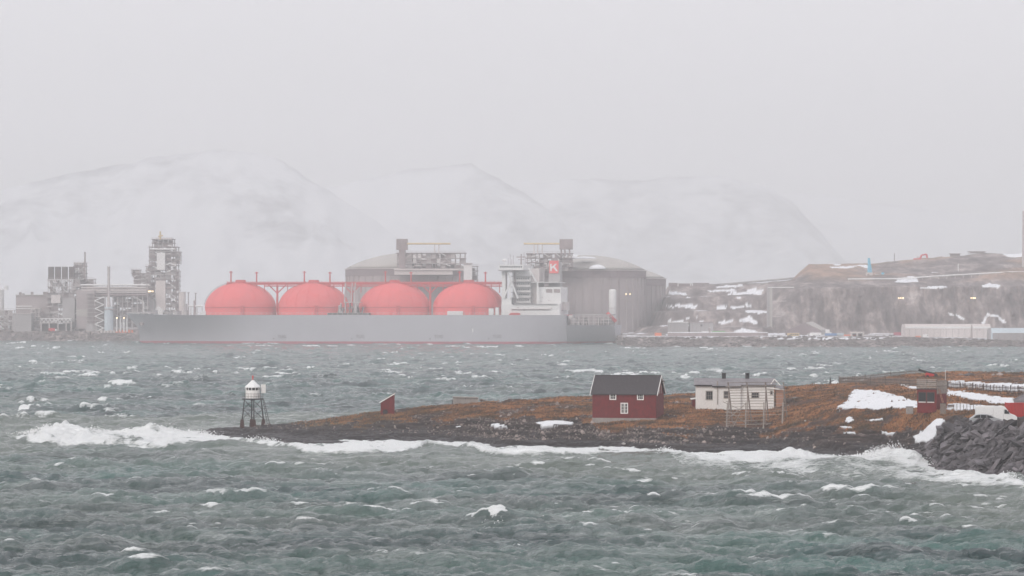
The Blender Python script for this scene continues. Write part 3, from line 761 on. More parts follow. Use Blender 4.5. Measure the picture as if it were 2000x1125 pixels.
p = ISL.hit(909, 791); D0 = p.y + 3; q = M(D0)
bk = thing('bunker', 'grey concrete bunker with thin flat lid half sunk in the heath', 'bunker', (X(885, D0), D0, Z(793, D0)))
MB().prism([(0, -.6), (49 * q, -.6), (49 * q, Z(777.5, D0) - Z(793, D0)), (0, Z(776.5, D0) - Z(793, D0))], 0, 3).build('wall', M_['concrete'], bk)
MB().prism([(-.15, 16.5 * q), (49.2 * q, 15.5 * q), (49.2 * q, 17 * q), (-.15, 18 * q)], -.2, 3.2).build('lid', M_['concrete'], bk)
MB().bar((-.15, -.05, -.3), (-.15, -.05, 1.1), .13).build('post', M_['dark_wood'], bk)
for k in range(4):
    s = link('stone', stone_mesh('stone', SM_BEACH, 70 + k), bk, (49 * q + .5 + k * .45, .5, .95 - .12 * k), (k, k, k), (.8, .8, .6 - .08 * k))
MB().box(24 * q, 25.2 * q, -.04, .02, 1.2, 1.3).build('vent', M_['black_iron'], bk)

# ------------------------------------------------------------------ windows
def window(parent, x, z, wd, hg, cols=2, rows=2, frame=.11, y=0.0, fm='white_wood', mull=None):
    """window in the local plane y = const facing -y, lower left corner (x, z)"""
    f = MB()
    f.box(x, x + wd, y - .07, y - .002, z, z + frame); f.box(x, x + wd, y - .07, y - .002, z + hg - frame, z + hg)
    f.box(x, x + frame, y - .07, y - .002, z + frame, z + hg - frame); f.box(x + wd - frame, x + wd, y - .07, y - .002, z + frame, z + hg - frame)
    o = f.build('window', M_[fm], parent)
    iw, ih = wd - 2 * frame, hg - 2 * frame; mu = .04
    for c in range(cols):
        for r_ in range(rows):
            MB().box(x + frame + c * iw / cols + mu / 2, x + frame + (c + 1) * iw / cols - mu / 2, y - .03, y - .01,
                     z + frame + r_ * ih / rows + mu / 2, z + frame + (r_ + 1) * ih / rows - mu / 2).build('pane', M_['glass'], o)
    g = MB()
    for c in range(1, cols): 
        ww = mull if (mull and c == cols // 2) else mu
        g.box(x + frame + c * iw / cols - ww / 2, x + frame + c * iw / cols + ww / 2, y - .062, y - .033, z + frame, z + hg - frame)
    for r_ in range(1, rows): g.box(x + frame, x + wd - frame, y - .055, y - .034, z + frame + r_ * ih / rows - mu / 2, z + frame + r_ * ih / rows + mu / 2)
    if g.v: g.build('glazing_bar', M_[fm], o)
    return o

# ------------------------------------------------------------------ red boathouse
D0 = 480.0; yaw = -R(13.4); z0 = Z(816, D0)
bh = thing('boathouse', 'dark red boarded boathouse with slate roof and three white windows', 'boathouse', (X(1157, D0), D0, z0), yaw)
L_, dp = 9.76, 6.2; ze = Z(768, D0) - z0; zr_ = ze + 2.55
MB().box(0, L_, 0, dp, 0, ze).build('wall', M_['red_board'], bh)
for x_ in (-.004, L_ - .05): MB().prismx([(0.0, ze), (dp, ze), (dp / 2, zr_ - .05)], x_, x_ + .054).build('gable', M_['red_board_y'], bh)
MB().box(L_ + .003, L_ + .03, .02, dp - .02, .0, ze - .01).build('side_boarding', M_['red_board_y'], bh)
MB().box(-.02, L_ + .02, -.03, dp + .03, -1.6, -.003).build('foundation', M_['concrete'], bh)
rm = MB(); th = .12; o_ = .28
for sg in (0, 1):
    ya, yb = (-o_, dp / 2) if sg == 0 else (dp + o_, dp / 2)
    za = ze - o_ * 2.55 / (dp / 2)
    rm.prismx([(ya, za + .03), (yb, zr_), (yb, zr_ + th), (ya, za + .03 + th)], -.25, L_ + .25)
rfo = rm.build('roof', M_['slate'], bh)
for x_ in (-.34, L_ + .255):
    b_ = MB()
    for ya, yb in ((-o_ - .06, dp / 2), (dp + o_ + .06, dp / 2)):
        za = ze - (o_ + .06) * 2.55 / (dp / 2)
        b_.prismx([(ya, za - .08), (yb, zr_ - .06), (yb, zr_ + .2), (ya, za + .19)], x_, x_ + .08)
    b_.build('barge_board', M_['white_wood'], rfo)
MB().box(-.3, L_ + .3, dp / 2 - .1, dp / 2 + .1, zr_ + th - .01, zr_ + th + .06).build('ridge_cap', M_['slate'], rfo)
s_ = M(479)
window(bh, 34.3 * s_, ze - 12.8 * s_, 13.4 * s_, 12.5 * s_, 3, 2, .15)
window(bh, 89.0 * s_, ze - 12.8 * s_, 13.4 * s_, 12.5 * s_, 3, 2, .15)
window(bh, 56.3 * s_, Z(807.5, D0) - z0, 14.8 * s_, 21.3 * s_, 4, 3, .14, mull=.14)
# hoist beam and white trim on the gable end that faces the yard
gx = L_ + .04
MB().bar((gx - .2, dp / 2, zr_ - .75), (gx + .75, dp / 2, zr_ - .75), .16).build('hoist_beam', M_['dark_wood'], bh)
for yy in (dp / 2 - .75, dp / 2 + .75): MB().box(gx, gx + .05, yy - .06, yy + .06, ze - .05, ze + 1.15).build('hatch_trim', M_['white_wood'], bh)
MB().box(gx, gx + .03, dp / 2 - .68, dp / 2 + .68, ze - .05, ze + 1.1).build('hatch', M_['red_board_y'], bh)

# ------------------------------------------------------------------ white house
D0 = 490.0; q = M(D0); z0 = Z(800, D0)
wh = thing('white_house', 'low white boarded house with two black chimneys behind the drying rack', 'house', (X(1358.7, D0), D0, z0), -R(3))
def wx(px): return (px - 1358.7) * q
def wz(py): return Z(py, D0) - z0
dp = 6.0; zE = wz(752)
MB().box(0, wx(1392), 0, dp, 0, zE).build('wall', M_['white_board'], wh)
MB().box(wx(1392) + .003, wx(1446), -.55, dp, -.2, wz(755.5)).build('wall', M_['white_board'], wh)
MB().box(wx(1446) + .003, wx(1511), 0, dp, 0, zE).build('wall', M_['white_board'], wh)
MB().prismx([(0, zE), (dp, zE), (dp / 2, zE + .95)], -.002, .05).build('gable', M_['white_board'], wh)
MB().prismx([(0, zE), (dp, zE), (dp / 2, zE + .95)], wx(1511) - .05, wx(1511) + .004).build('gable', M_['white_board'], wh)
rm = MB()
for ya, yb in ((-.3, dp / 2), (dp + .3, dp / 2)):
    rm.prismx([(ya, zE - .06), (yb, zE + .92), (yb, zE + 1.02), (ya, zE + .06)], -.25, wx(1511) + .3)
rm.prismx([(-.85, zE - .22), (.6, zE + .235), (.6, zE + .27), (-.85, zE - .1)], wx(1391), wx(1447))
rfo = rm.build('roof', M_['roof_grey'], wh)
fs = MB().box(-.25, wx(1391.5), -.36, -.305, zE - .17, zE + .04); fs.box(wx(1447.5), wx(1511) + .3, -.36, -.305, zE - .17, zE + .04); fs.box(wx(1391), wx(1447), -.92, -.86, zE - .34, zE - .12)
fs.build('gutter', M_['black_iron'], rfo)
for px_ in (1414.3, 1460.2):
    c_ = MB().box(wx(px_) - .31, wx(px_) + .31, dp / 2 - .3, dp / 2 + .3, zE + .5, wz(730)).build('chimney', M_['black_iron'], rfo)
    MB().box(wx(px_) - .35, wx(px_) + .35, dp / 2 - .34, dp / 2 + .34, wz(730) + .003, wz(729)).build('chimney_cap', M_['slate'], rfo)
MB().tube((wx(1401), -.75, wz(790)), (wx(1401), -.75, wz(753)), .06).tube((wx(1401), -.78, wz(753)), (wx(1401), -.78, wz(744)), .09).build('vent_pipe', M_['pale_wood'], wh)
window(wh, wx(1378), wz(781.5), 15 * q, 18.5 * q, 3, 2, .1, fm='pale_wood')
window(wh, wx(1413), wz(778), 10 * q, 15 * q, 2, 2, .1, y=-.55, fm='pale_wood')
window(wh, wx(1467), wz(778), 15.5 * q, 12.5 * q, 3, 1, .1, fm='pale_wood')
window(wh, wx(1503.5), wz(771), 5.5 * q, 8 * q, 1, 1, .08, fm='pale_wood')
MB().box(.15, wx(1509), .25, dp - .3, -1.3, -.004).build('underfloor_shade', M_['black_iron'], wh)  # solid black box paints the shade in the gap under the raised floor
for px_ in (1359.5, 1397, 1422, 1444, 1470, 1490, 1508):
    yy = -.45 if 1392 < px_ < 1446 else .1
    MB().box(wx(px_), wx(px_) + .22, yy, yy + .24, -1.3, -.21 if yy < 0 else -.005).build('pier', M_['concrete'], wh)
# bare plank annex at the right end, open white verge above
an = MB().prismx([(.3, 0.05), (5.2, 0.05), (5.2, zE - .25), (.3, zE - .6)], wx(1511) + .31, wx(1529)).build('annex', M_['salmon'], wh)
MB().prismx([(.0, zE - .58), (5.4, zE - .2), (5.4, zE - .1), (.0, zE - .48)], wx(1511) + .29, wx(1530.5)).build('annex_roof', M_['roof_grey'], an)
vb = MB()
vb.bar((wx(1505), -.34, wz(750)), (wx(1512), -.34, wz(740)), .12); vb.bar((wx(1512), -.34, wz(740)), (wx(1524), -.34, wz(753)), .12)
vb.bar((wx(1497), -.32, wz(757)), (wx(1530), -.32, wz(761)), .14)
vb.build('verge_board', M_['white_wood'], wh)
lt = thing('red_outbuilding', 'small dark red outbuilding with pale roof edge at the left end of the white house', 'shed', (X(1352.5, D0 + 4), D0 + 4, Z(800, D0 + 4)))
MB().box(0, 1.3, 0, 2.5, -.5, Z(780, D0 + 4) - Z(800, D0 + 4)).build('wall', M_['red_board'], lt)
MB().prism([(-.2, 20 * q - .02), (1.5, 22.5 * q), (1.5, 22.5 * q + .14), (-.2, 20 * q + .12)], -.15, 2.7).build('roof', M_['white_wood'], lt)

# ------------------------------------------------------------------ fish drying rack
Df, Dt = 466.5, 471.0
fr = thing('drying_rack', 'tall grey wooden fish drying rack of poles in front of the white house', 'drying rack', (X(1475, Df), Df, Z(836, Df)))
def rp(px, py, D): return P(px, py, D) - fr.location
rg = random.Random(3)
for (xt, xb, yb) in ((1422, 1431, 826), (1458.5, 1468, 823), (1495, 1501, 822), (1530, 1538, 818)):
    MB().tube(rp(xt, 746.5, Dt), rp(xb, yb + 3, Dt + 1.2), .10, .12, 7).build('post', M_['weathered'], fr)
    MB().tube(rp(xt + 1, 749, Dt + .1), rp(xb - 7, 829, Dt - 2.6), .06, .07, 6).build('stay', M_['weathered'], fr)
for (xt, xb, yb) in ((1421, 1418.5, 839), (1457, 1456, 837), (1492, 1491, 834), (1529, 1527.5, 830)):
    MB().tube(rp(xt, 786, Df + .6), rp(xb, yb + 3, Df), .10, .12, 7).build('post', M_['pale_wood'], fr)
ys = [747, 754, 762, 767, 772, 777.5, 783, 788, 794, 800, 805, 811, 817, 823, 830]
for k, y in enumerate(ys):
    f_ = min(1, (y - 747) / 62.0); D = Dt + (Df - Dt) * f_
    x0_ = 1422 - rg.uniform(0, 8); x1_ = 1533 + rg.uniform(-14, 6)
    if y > 812: x1_ -= rg.uniform(15, 32)
    dy_ = rg.uniform(-1.5, 1.0) - (2.5 if y > 795 else 0)
    xm = (x0_ + x1_) / 2
    MB().tube(rp(x0_, y + .8, D - .12), rp(xm, y + dy_ * .4, D - .1), .05, .045, 6).tube(rp(xm, y + dy_ * .4, D - .1), rp(x1_, y + dy_, D - .12), .045, .035, 6).build('rail', M_['pale_wood' if k % 3 else 'weathered'], fr)
for a, b_ in (((1412, 784.5), (1448, 801)), ((1456, 789), (1418, 821)), ((1421, 802), (1457, 826)), ((1452, 756), (1446, 769)), ((1512, 756), (1530, 762)), ((1430, 837), (1446, 806)), ((1421, 829), (1418, 815))):
    MB().tube(rp(a[0], a[1], Df + .3), rp(b_[0], b_[1], Df + .1), .055, .045, 6).build('diagonal', M_['pale_wood'], fr)
MB().tube(rp(1530, 749, Dt), rp(1538, 819, Dt + 3), .05, .06, 6).build('stay', M_['dark_wood'], fr)

# ------------------------------------------------------------------ picket fences
pk = MB().box(-.055, .055, -.012, .012, -.1, 1.05); pk.poly([(-.055, -.012, 1.05), (.055, -.012, 1.05), (.055, .012, 1.05), (-.055, .012, 1.05), (0, -.012, 1.12), (0, .012, 1.12)], [(0, 1, 4), (3, 5, 2), (0, 4, 5, 3), (1, 2, 5, 4)])
pkm = [pk.mesh('picket', M_['weathered']), pk.mesh('picket', M_['dark_wood'])]
def fence(path, spacing, label, hgt=1.0, group=None):
    pts = [ISL.hit(a, b_) for a, b_ in path]
    root = thing('picket_fence', label, 'fence', pts[0], 0, group); rg = random.Random(len(path))
    seg = [(pts[i + 1] - pts[i]).length for i in range(len(pts) - 1)]; tot = sum(seg); n = min(298, int(tot / spacing))
    def along(s):
        for i, l in enumerate(seg):
            if s <= l or i == len(seg) - 1: return pts[i].lerp(pts[i + 1], s / l), (pts[i + 1] - pts[i]).normalized()
            s -= l
    for k in range(n):
        p, d_ = along(tot * (k + .5) / n)
        link('picket', pkm[0 if p.x < X(1850, p.y) or rg.random() < .45 else 1], root, p - pts[0], (rg.uniform(-.05, .05), rg.uniform(-.05, .05), math.atan2(d_.y, d_.x)), (rg.uniform(.8, 1.25), 1, hgt * rg.uniform(.94, 1.06)))
    for i in range(len(pts) - 1):
        a, b_ = pts[i] - pts[0], pts[i + 1] - pts[0]; dd = Vector((0, .04, 0))
        for zz in (.28, .78): MB().bar(a + dd + Vector((0, 0, zz * hgt)), b_ + dd + Vector((0, 0, zz * hgt)), .05, .09).build('rail', M_['dark_wood'], root)
        for t_ in (0, .5):
            p = a.lerp(b_, t_) + Vector((0, .1, 0)); MB().box(p.x - .06, p.x + .06, p.y, p.y + .11, p.z - .2, p.z + 1.2 * hgt).build('post', M_['dark_wood'], root)
    return root
fence([(1639, 747), (1700, 749.5), (1760, 752), (1792, 754), (1851, 760), (1900, 763.5), (1942, 767), (1975, 768.5), (2003, 769.5), (2040, 771)], .255, 'long weathered picket fence running down past the red lookout hut')
fence([(1641, 744), (1690, 737.5), (1740, 733.5), (1800, 731)], .34, 'far side picket fence along the grassy ridge crest', .75)

# ------------------------------------------------------------------ cannon on the ridge
p = ISL.hit(1818, 737); D0 = p.y; q = M(D0)
cn = thing('cannon', 'black cannon barrel on a red carriage aimed up over the ridge', 'cannon', (X(1820, D0), D0, Z(737, D0)))
def cq(px, py): return Vector(((px - 1820) * q, 0, Z(py, D0) - Z(737, D0)))
a, b_ = cq(1794, 722), cq(1830, 733.5); d_ = (b_ - a)
bar_ = MB().tube(a, a + d_ * .03, .26, .27, 12).tube(a + d_ * .03, a + d_ * .55, .19, .23, 12).tube(a + d_ * .55, a + d_ * .58, .27, .27, 12).tube(a + d_ * .58, b_, .25, .3, 12).tube(b_, b_ + d_ * .07, .12, .05, 8)
bar_.build('barrel', M_['black_iron'], cn, smooth=False)
for yy in (-.42, .3):
    MB().prism([tuple(cq(1808, 738).xz), tuple(cq(1832, 738).xz), tuple(cq(1831, 735.5).xz), tuple(cq(1826, 733).xz), tuple(cq(1822, 730).xz), tuple(cq(1808, 727.5).xz)], yy, yy + .12).build('carriage_cheek', M_['red_paint'], cn)
for px_ in (1811, 1826):
    for yy in (-.6, .43): MB().tube(Vector(((px_ - 1820) * q, yy, .12)), Vector(((px_ - 1820) * q, yy + .16, .12)), .28, n=12).build('truck_wheel', M_['black_iron'], cn)
# signal post
p = ISL.hit(1622, 748)
sp = thing('marker_post', 'slim black marker post standing alone left of the picket fence', 'post', p)
MB().lathe([(.16, -.2), (.14, .5), (.09, .55), (.08, 1.0)], n=8).build('post', M_['black_iron'], sp); MB().lathe([(.02, 1.0), (.02, 1.45)], n=6).build('rod', M_['black_iron'], sp)
# boulders along the crest
for (px_, py_, w_, h_, lb) in ((1876, 733, 12, 4.5, 'low dark boulder left of the big one on the ridge crest'), (1894, 735, 21, 10, 'largest dark boulder on the grassy ridge crest'), (1940, 733, 10, 4, 'small brown boulder near the right end of the ridge'), (1953, 733, 20, 6, 'broad grassy boulder near the right end of the ridge')):
    p = ISL.hit(px_, py_); D0 = p.y; q = M(D0)
    s = link('boulder', stone_mesh('boulder', SM_BEACH if w_ != 21 else SM_DARK, px_), None, (X(px_, D0), D0, Z(py_, D0)), (0, 0, px_), (w_ * q * 1.1, w_ * q * .9, h_ * q * 1.7))
    tag(s, lb, 'boulder', 'boulders on the ridge')

# ------------------------------------------------------------------ red lookout hut
D0 = 430.0; q = M(D0); z0 = Z(799, D0)
hu = thing('lookout_hut', 'small red lookout hut with railed roof deck and two wide windows', 'hut', (X(1791.5, D0), D0, z0), -R(30))
fw, sd_, ht3 = 2.75, 3.6, Z(759, D0) - z0
MB().box(0, fw, 0, sd_, -.5, ht3 - .12).build('wall', M_['red_board'], hu)
MB().box(fw + .002, fw + .03, .02, sd_ - .02, -.4, ht3 - .13).build('side_boarding', M_['red_board_y'], hu)
MB().box(-.06, fw + .08, -.1, sd_ + .08, ht3 - .118, ht3).build('roof_deck', M_['dark_wood'], hu)
for x_ in (.18, 1.42):
    o = MB().box(x_, x_ + 1.12, -.05, -.003, ht3 - 1.85, ht3 - .45).build('window', M_['dark_wood'], hu)
    MB().box(x_ + .09, x_ + 1.03, -.062, -.052, ht3 - 1.72, ht3 - .55).build('pane', M_['glass'], o)
    MB().box(x_ + .05, x_ + 1.07, -.10, -.052, ht3 - 1.86, ht3 - 1.76).build('sill', M_['white_wood'], o)
rl = 1.25
for zz in (.15, .42, .68, .94, 1.2):
    MB().box(-.06, fw + .08, -.12, -.07, ht3 + zz, ht3 + zz + .09).build('railing_board', M_['pale_wood'], hu)
for x_ in (-.04, .9, 1.35, 1.8, fw): MB().box(x_, x_ + .09, -.06, .03, ht3 + .003, ht3 + 1.32).build('railing_post', M_['weathered'], hu)
for k in range(17):
    y_ = .05 + k * .215; MB().box(fw + .08, fw + .12, y_, y_ + .1, ht3 - .75 + .1 * (k % 2), ht3 + 1.15).build('picket', M_['pale_wood'], hu)
for k in range(9):
    y_ = .05 + k * .43; MB().box(-.1, -.06, y_, y_ + .1, ht3, ht3 + 1.15).build('picket', M_['pale_wood'], hu)
for zz in (.3, 1.0):
    MB().box(fw + .13, fw + .17, 0, sd_, ht3 + zz, ht3 + zz + .09).build('railing_board', M_['weathered'], hu)
MB().box(0, fw, sd_ + .02, sd_ + .07, ht3 + .9, ht3 + 1.0).box(0, fw, sd_ + .02, sd_ + .07, ht3 + .4, ht3 + .5).build('railing_board', M_['pale_wood'], hu)
ld = thing('ladder', None, None, (0, 0, 0)); ld.parent = hu
for yy in (.5, .95): MB().bar((fw + .12, yy, ht3), (fw + .85, yy + .35, -.1), .07).build('stile', M_['salmon'], ld)
for k in range(7):
    f_ = (k + .6) / 7.4; MB().bar((fw + .12 + .73 * f_, .5 + .35 * f_, ht3 * (1 - f_)), (fw + .12 + .73 * f_, .95 + .35 * f_, ht3 * (1 - f_)), .045).build('rung', M_['salmon'], ld)
MB().tube((fw - .1, sd_ - .1, ht3), (fw - .1, sd_ - .1, ht3 + 2.5), .025, n=6).build('aerial', M_['white_metal'], hu)
MB().lathe([(.1, ht3 + .8), (.16, ht3 + .95), (.02, ht3 + 1.4)], 1.25, .3, 8).build('searchlight', M_['black_iron'], hu)
# crate and post either side of it
for (px_, w_, h_, lb, mt) in ((1777, 13, 6, 'grey low crate at the left foot of the red hut', 'concrete'), (1858, 11, 9, 'blue grey box behind the right foot of the red hut', 'concrete'), (1842, 11, 13, 'short plank screen at the front right foot of the red hut', 'weathered')):
    D1 = 431 if px_ != 1842 else 424; q = M(D1)
    cr = thing('crate' if px_ != 1842 else 'plank_screen', lb, 'crate' if px_ != 1842 else 'screen', (X(px_, D1), D1, Z(801, D1)))
    MB().box(-w_ * q / 2, w_ * q / 2, 0, .6 if px_ != 1842 else .06, -.5, h_ * q).build('side', M_[mt], cr)
    MB().box(-w_ * q / 2 - .03, w_ * q / 2 + .03, -.03, .63 if px_ != 1842 else .1, h_ * q + .002, h_ * q + .07).build('lid', M_['dark_wood'], cr)

# wire fence between hut and cars
wf = thing('wire_fence', 'low post and wire fence between the red hut and the white van', 'fence', (X(1862, 421), 421, Z(803, 421)))
for k in range(9):
    x_ = k * 6.5 * M(421); MB().box(x_, x_ + .07, 0, .07, -.6, .9 + .1 * (k % 3)).build('post', M_['weathered'], wf)
for zz in (.25, .55, .8): MB().box(0, 52 * M(421), .02, .04, zz, zz + .02).build('wire', M_['rust_iron'], wf)
D1 = 404; wf = thing('slat_fence', 'thin brown slat fence on the slope left of the parked cars', 'fence', (X(1856, D1), D1, ISL.z(X(1856, D1), D1)))
for k in range(30):
    x_ = k * 1.6 * M(D1); MB().box(x_, x_ + .035, 0, .02, -.4, 1.25 + .1 * math.sin(k * 2.3)).build('slat', M_['dark_wood'], wf)
for zz in (.2, 1.0): MB().box(0, 47 * M(D1), .024, .05, zz, zz + .04).build('wire', M_['rust_iron'], wf)

# ------------------------------------------------------------------ vehicles
def wheel(parent, x, y, r_, wd):
    o = MB().tube((x, y, r_), (x, y + wd, r_), r_, n=18).build('wheel', M_['rubber'], parent)
    MB().tube((x, y - .015, r_), (x, y, r_), r_ * .6, n=14).build('rim', M_['silver'], o)
D0 = 404.0; z0 = 5.45
van = thing('van', 'white high roof delivery van parked behind the rock bank', 'van', (X(1905.5, D0), D0, z0), -R(6))
prof = [(0, .45), (0, 2.1), (.08, 2.28), (.3, 2.36), (3.3, 2.38), (3.7, 2.28), (4.35, 1.42), (5.05, 1.16), (5.22, .95), (5.25, .4), (4.9, .3), (.2, .3)]
bd = MB().prism(prof, 0, 1.95).build('body', M_['white_metal'], van, bevel=.05)
MB().prism([(3.62, 1.38), (4.28, 1.38), (3.88, 1.92), (3.62, 1.92)], -.012, .02).build('side_window', M_['glass'], van)
MB().poly([(3.78, .12, 2.2), (3.78, 1.83, 2.2), (4.37, 1.83, 1.46), (4.37, .12, 1.46), (3.74, .12, 2.17), (3.74, 1.83, 2.17), (4.33, 1.83, 1.43), (4.33, .12, 1.43)], [(0, 1, 2, 3), (4, 5, 6, 7), (0, 1, 5, 4), (2, 3, 7, 6), (1, 2, 6, 5), (0, 3, 7, 4)]).build('windscreen', M_['glass'], van)
MB().box(5.18, 5.3, .08, 1.87, .38, .68).build('bumper', M_['rubber'], van)
MB().box(5.12, 5.25, .1, .5, .82, 1.0).build('headlight', M_['silver'], van); MB().box(5.12, 5.25, 1.45, 1.85, .82, 1.0).build('headlight', M_['silver'], van)
MB().box(5.24, 5.27, .6, 1.35, .8, .98).build('grille', M_['rubber'], van)
MB().box(4.05, 4.2, -.22, -.02, 1.4, 1.72).build('mirror', M_['rubber'], van)
MB().box(2.45, 2.9, .5, 1.3, 2.37, 2.46).build('roof_vent', M_['rust_iron'], van)
g = MB(); g.box(3.5, 3.52, -.006, .004, .5, 2.0); g.box(2.2, 2.22, -.006, .004, .5, 2.1); g.box(.1, 2.2, -.008, .004, 1.2, 1.24); g.build('door_seam', M_['concrete'], van)
for x_ in (.95, 4.35):
    wheel(van, x_, -.02, .34, .22); wheel(van, x_, 1.75, .34, .22)
D0 = 400.0
car = thing('car', 'light grey hatchback mostly hidden behind the rock bank in front of the van', 'car', (X(1894, D0), D0, 5.45), -R(4))
prof = [(0, .35), (.02, .85), (.2, .98), (.75, 1.38), (1.3, 1.47), (2.2, 1.45), (2.75, 1.28), (3.3, .98), (4.0, .82), (4.12, .6), (4.1, .3), (.15, .25)]
MB().prism(prof, 0, 1.7).build('body', M_['silver'], car, bevel=.06)
for a_ in ([(.45, .98), (.85, 1.32), (1.32, 1.38), (1.32, .98)], [(1.4, .98), (1.4, 1.38), (2.1, 1.36), (2.1, .98)], [(2.18, .98), (2.18, 1.35), (2.62, 1.24), (3.05, .98)]):
    MB().prism(a_, -.012, .02).build('side_window', M_['glass'], car)
for x_ in (.75, 3.3): wheel(car, x_, -.02, .3, .2); wheel(car, x_, 1.52, .3, .2)
MB().box(4.02, 4.13, .1, .4, .6, .75).build('headlight', M_['white_metal'], car); MB().box(4.02, 4.13, 1.3, 1.6, .6, .75).build('headlight', M_['white_metal'], car)
D0 = 413.0; q = M(D0)
ct = thing('container', 'bright red shipping container at the right edge behind the van', 'container', (X(1973, D0), D0, Z(826, D0)), R(8))
hh_ = 38.5 * q
MB().box(.06, 5.9, .06, 2.38, 0, hh_).build('body', M_['container_red'], ct)
g = MB()
for k in range(24): g.box(.12 + k * .24, .24 + k * .24, .02, .062, .16, hh_ - .14)
g.build('corrugation', M_['container_red'], ct)
for x_ in (0, 5.86):
    for y_ in (0, 2.32): MB().box(x_, x_ + .12, y_, y_ + .12, -.05, hh_ + .05).build('corner_post', M_['container_red'], ct)
MB().box(.12, 5.86, -.0, .08, hh_ - .1, hh_ + .04).build('top_rail', M_['container_red'], ct)
# dark rock mound behind the container
s = link('mound', stone_mesh('mound', SM_DARK, 401), None, (X(2000, 425), 425, Z(787, 425)), (0, 0, .5), (3.2, 3, 2.2)); tag(s, 'dark rock showing above the red container', 'rock')

# ------------------------------------------------------------------ rock armour bank
rb_ = thing('rock_bank', 'steep bank of dark tumbled stone blocks in the lower right', 'breakwater', ISL.hit(1900, 860))
variants = [stone_mesh('stone', SM_DARK, 200 + k, True) for k in range(9)]
va = [mesh_arrays(v) for v in variants]
rg = random.Random(77); spots = []
crest_x = [1785, 1819, 1854, 1880, 1907, 1946, 2000, 2100]; crest_y = [868, 868, 831, 826, 825, 832, 839, 841]
toe_y = [905, 915, 925, 932, 936, 940, 944, 946]
while len(spots) < 1250:
    px_ = rg.uniform(1783, 2085); c_ = np.interp(px_, crest_x, crest_y); t_ = np.interp(px_, crest_x, toe_y)
    py_ = rg.uniform(c_, t_ + 3)
    p = ISL.hit(px_, py_); s = rg.choice([.45, .6, .75, .9, 1.1, 1.4]) * rg.uniform(.8, 1.2)
    if px_ < 1850: s *= .65
    spots.append((s, p, px_))
spots.sort(key=lambda a: -a[0] * (1 if a[2] < 2005 else .2))
VV = []; FF = []; nb_ = 0
for k, (s, p, px_) in enumerate(spots):
    L1 = s * rg.uniform(1.1, 1.9); rot = (rg.uniform(-.8, .8), -rg.uniform(.2, 1.05) if rg.random() < .78 else rg.uniform(-.3, .6), rg.uniform(-.6, .6))
    sc_ = (L1 * 1.15, s * rg.uniform(.6, 1.0), s * rg.uniform(.18, .42)); pos = p - rb_.location + Vector((0, -.15, rg.uniform(-.15, .15)))
    i = rg.randrange(9)
    if k < 299: link('stone', variants[i], rb_, pos, rot, sc_)
    else:
        from mathutils import Euler
        Mt = Matrix.Translation(pos) @ Euler(rot).to_matrix().to_4x4() @ Matrix.Diagonal((*sc_, 1))
        A = np.array(Mt); v, f = va[i]
        VV.append(v @ A[:3, :3].T + A[:3, 3]); FF.append(f + nb_); nb_ += len(v)
o = tri_soup('small_stones', np.concatenate(VV), np.concatenate(FF), SM_DARK, rb_); o['kind'] = 'stuff'

# beach stones on the islet
PXi, Di, Xi, Zi, Gi, Si = ISL_V
variants = [stone_mesh('boulder', SM_BEACH, 300 + k) for k in range(6)]; va = [mesh_arrays(v) for v in variants]
VV = []; FF = []; nb_ = 0; rg = random.Random(5); nbig = 0
zmean = Zi; n_r, n_c = Zi.shape
while len(VV) < 3600:
    i, j = rg.randrange(9, n_r - 20), rg.randrange(10, n_c - 5)
    px_ = PXi[i, j]; z_ = Zi[i, j]
    if px_ > 1790 or z_ < .9 or z_ > 5.5 or Gi[i, j] > .55 or Si[i, j] > 0: continue
    pr = .12 + .9 * math.exp(-((px_ - 1230) / 190.0) ** 2) + .4 * math.exp(-((px_ - 950) / 110.0) ** 2)
    if rg.random() > pr: continue
    s = rg.uniform(.16, .42) * (1.8 if rg.random() < .06 else 1)
    rot = (rg.uniform(0, 6), rg.uniform(0, 6), rg.uniform(0, 6)); sc_ = (s * rg.uniform(.9, 1.7), s, s * rg.uniform(.5, .9))
    pos = Vector((Xi[i, j], Di[i, j], z_ + s * .1)); k = rg.randrange(6)
    if s > .55 and nbig < 90: link('boulder', variants[k], island, pos, rot, sc_); nbig += 1; continue
    Mt = Matrix.Translation(pos) @ Euler(rot).to_matrix().to_4x4() @ Matrix.Diagonal((*sc_, 1)); A = np.array(Mt)
    v, f = va[k]; VV.append(v @ A[:3, :3].T + A[:3, 3]); FF.append(f + nb_); nb_ += len(v)
tag(tri_soup('beach_stones', np.concatenate(VV), np.concatenate(FF), SM_BEACH), 'loose grey and brown stones on the shore of the islet', kind='stuff')
for (px_, py_, w_, lb) in ((1338, 851, 8, 'single pale round boulder on the shore below the white house'), (1218, 867, 11, 'white snow capped stone at the surf below the red boathouse'), (1554, 779, 18, 'white snow covered stone on the heath right of the drying rack'), (1377, 821, 9, 'small white stone in the grass left of the drying rack'), (1573, 822, 8, 'white stone low on the slope right of the drying rack')):
    p = ISL.hit(px_, py_); q = M(p.y); s = link('white_stone', stone_mesh('white_stone', SM_PALE, px_), None, p, (0, .1, px_ % 3), (w_ * q, w_ * q * .7, w_ * q * .55)); tag(s, lb, 'stone')

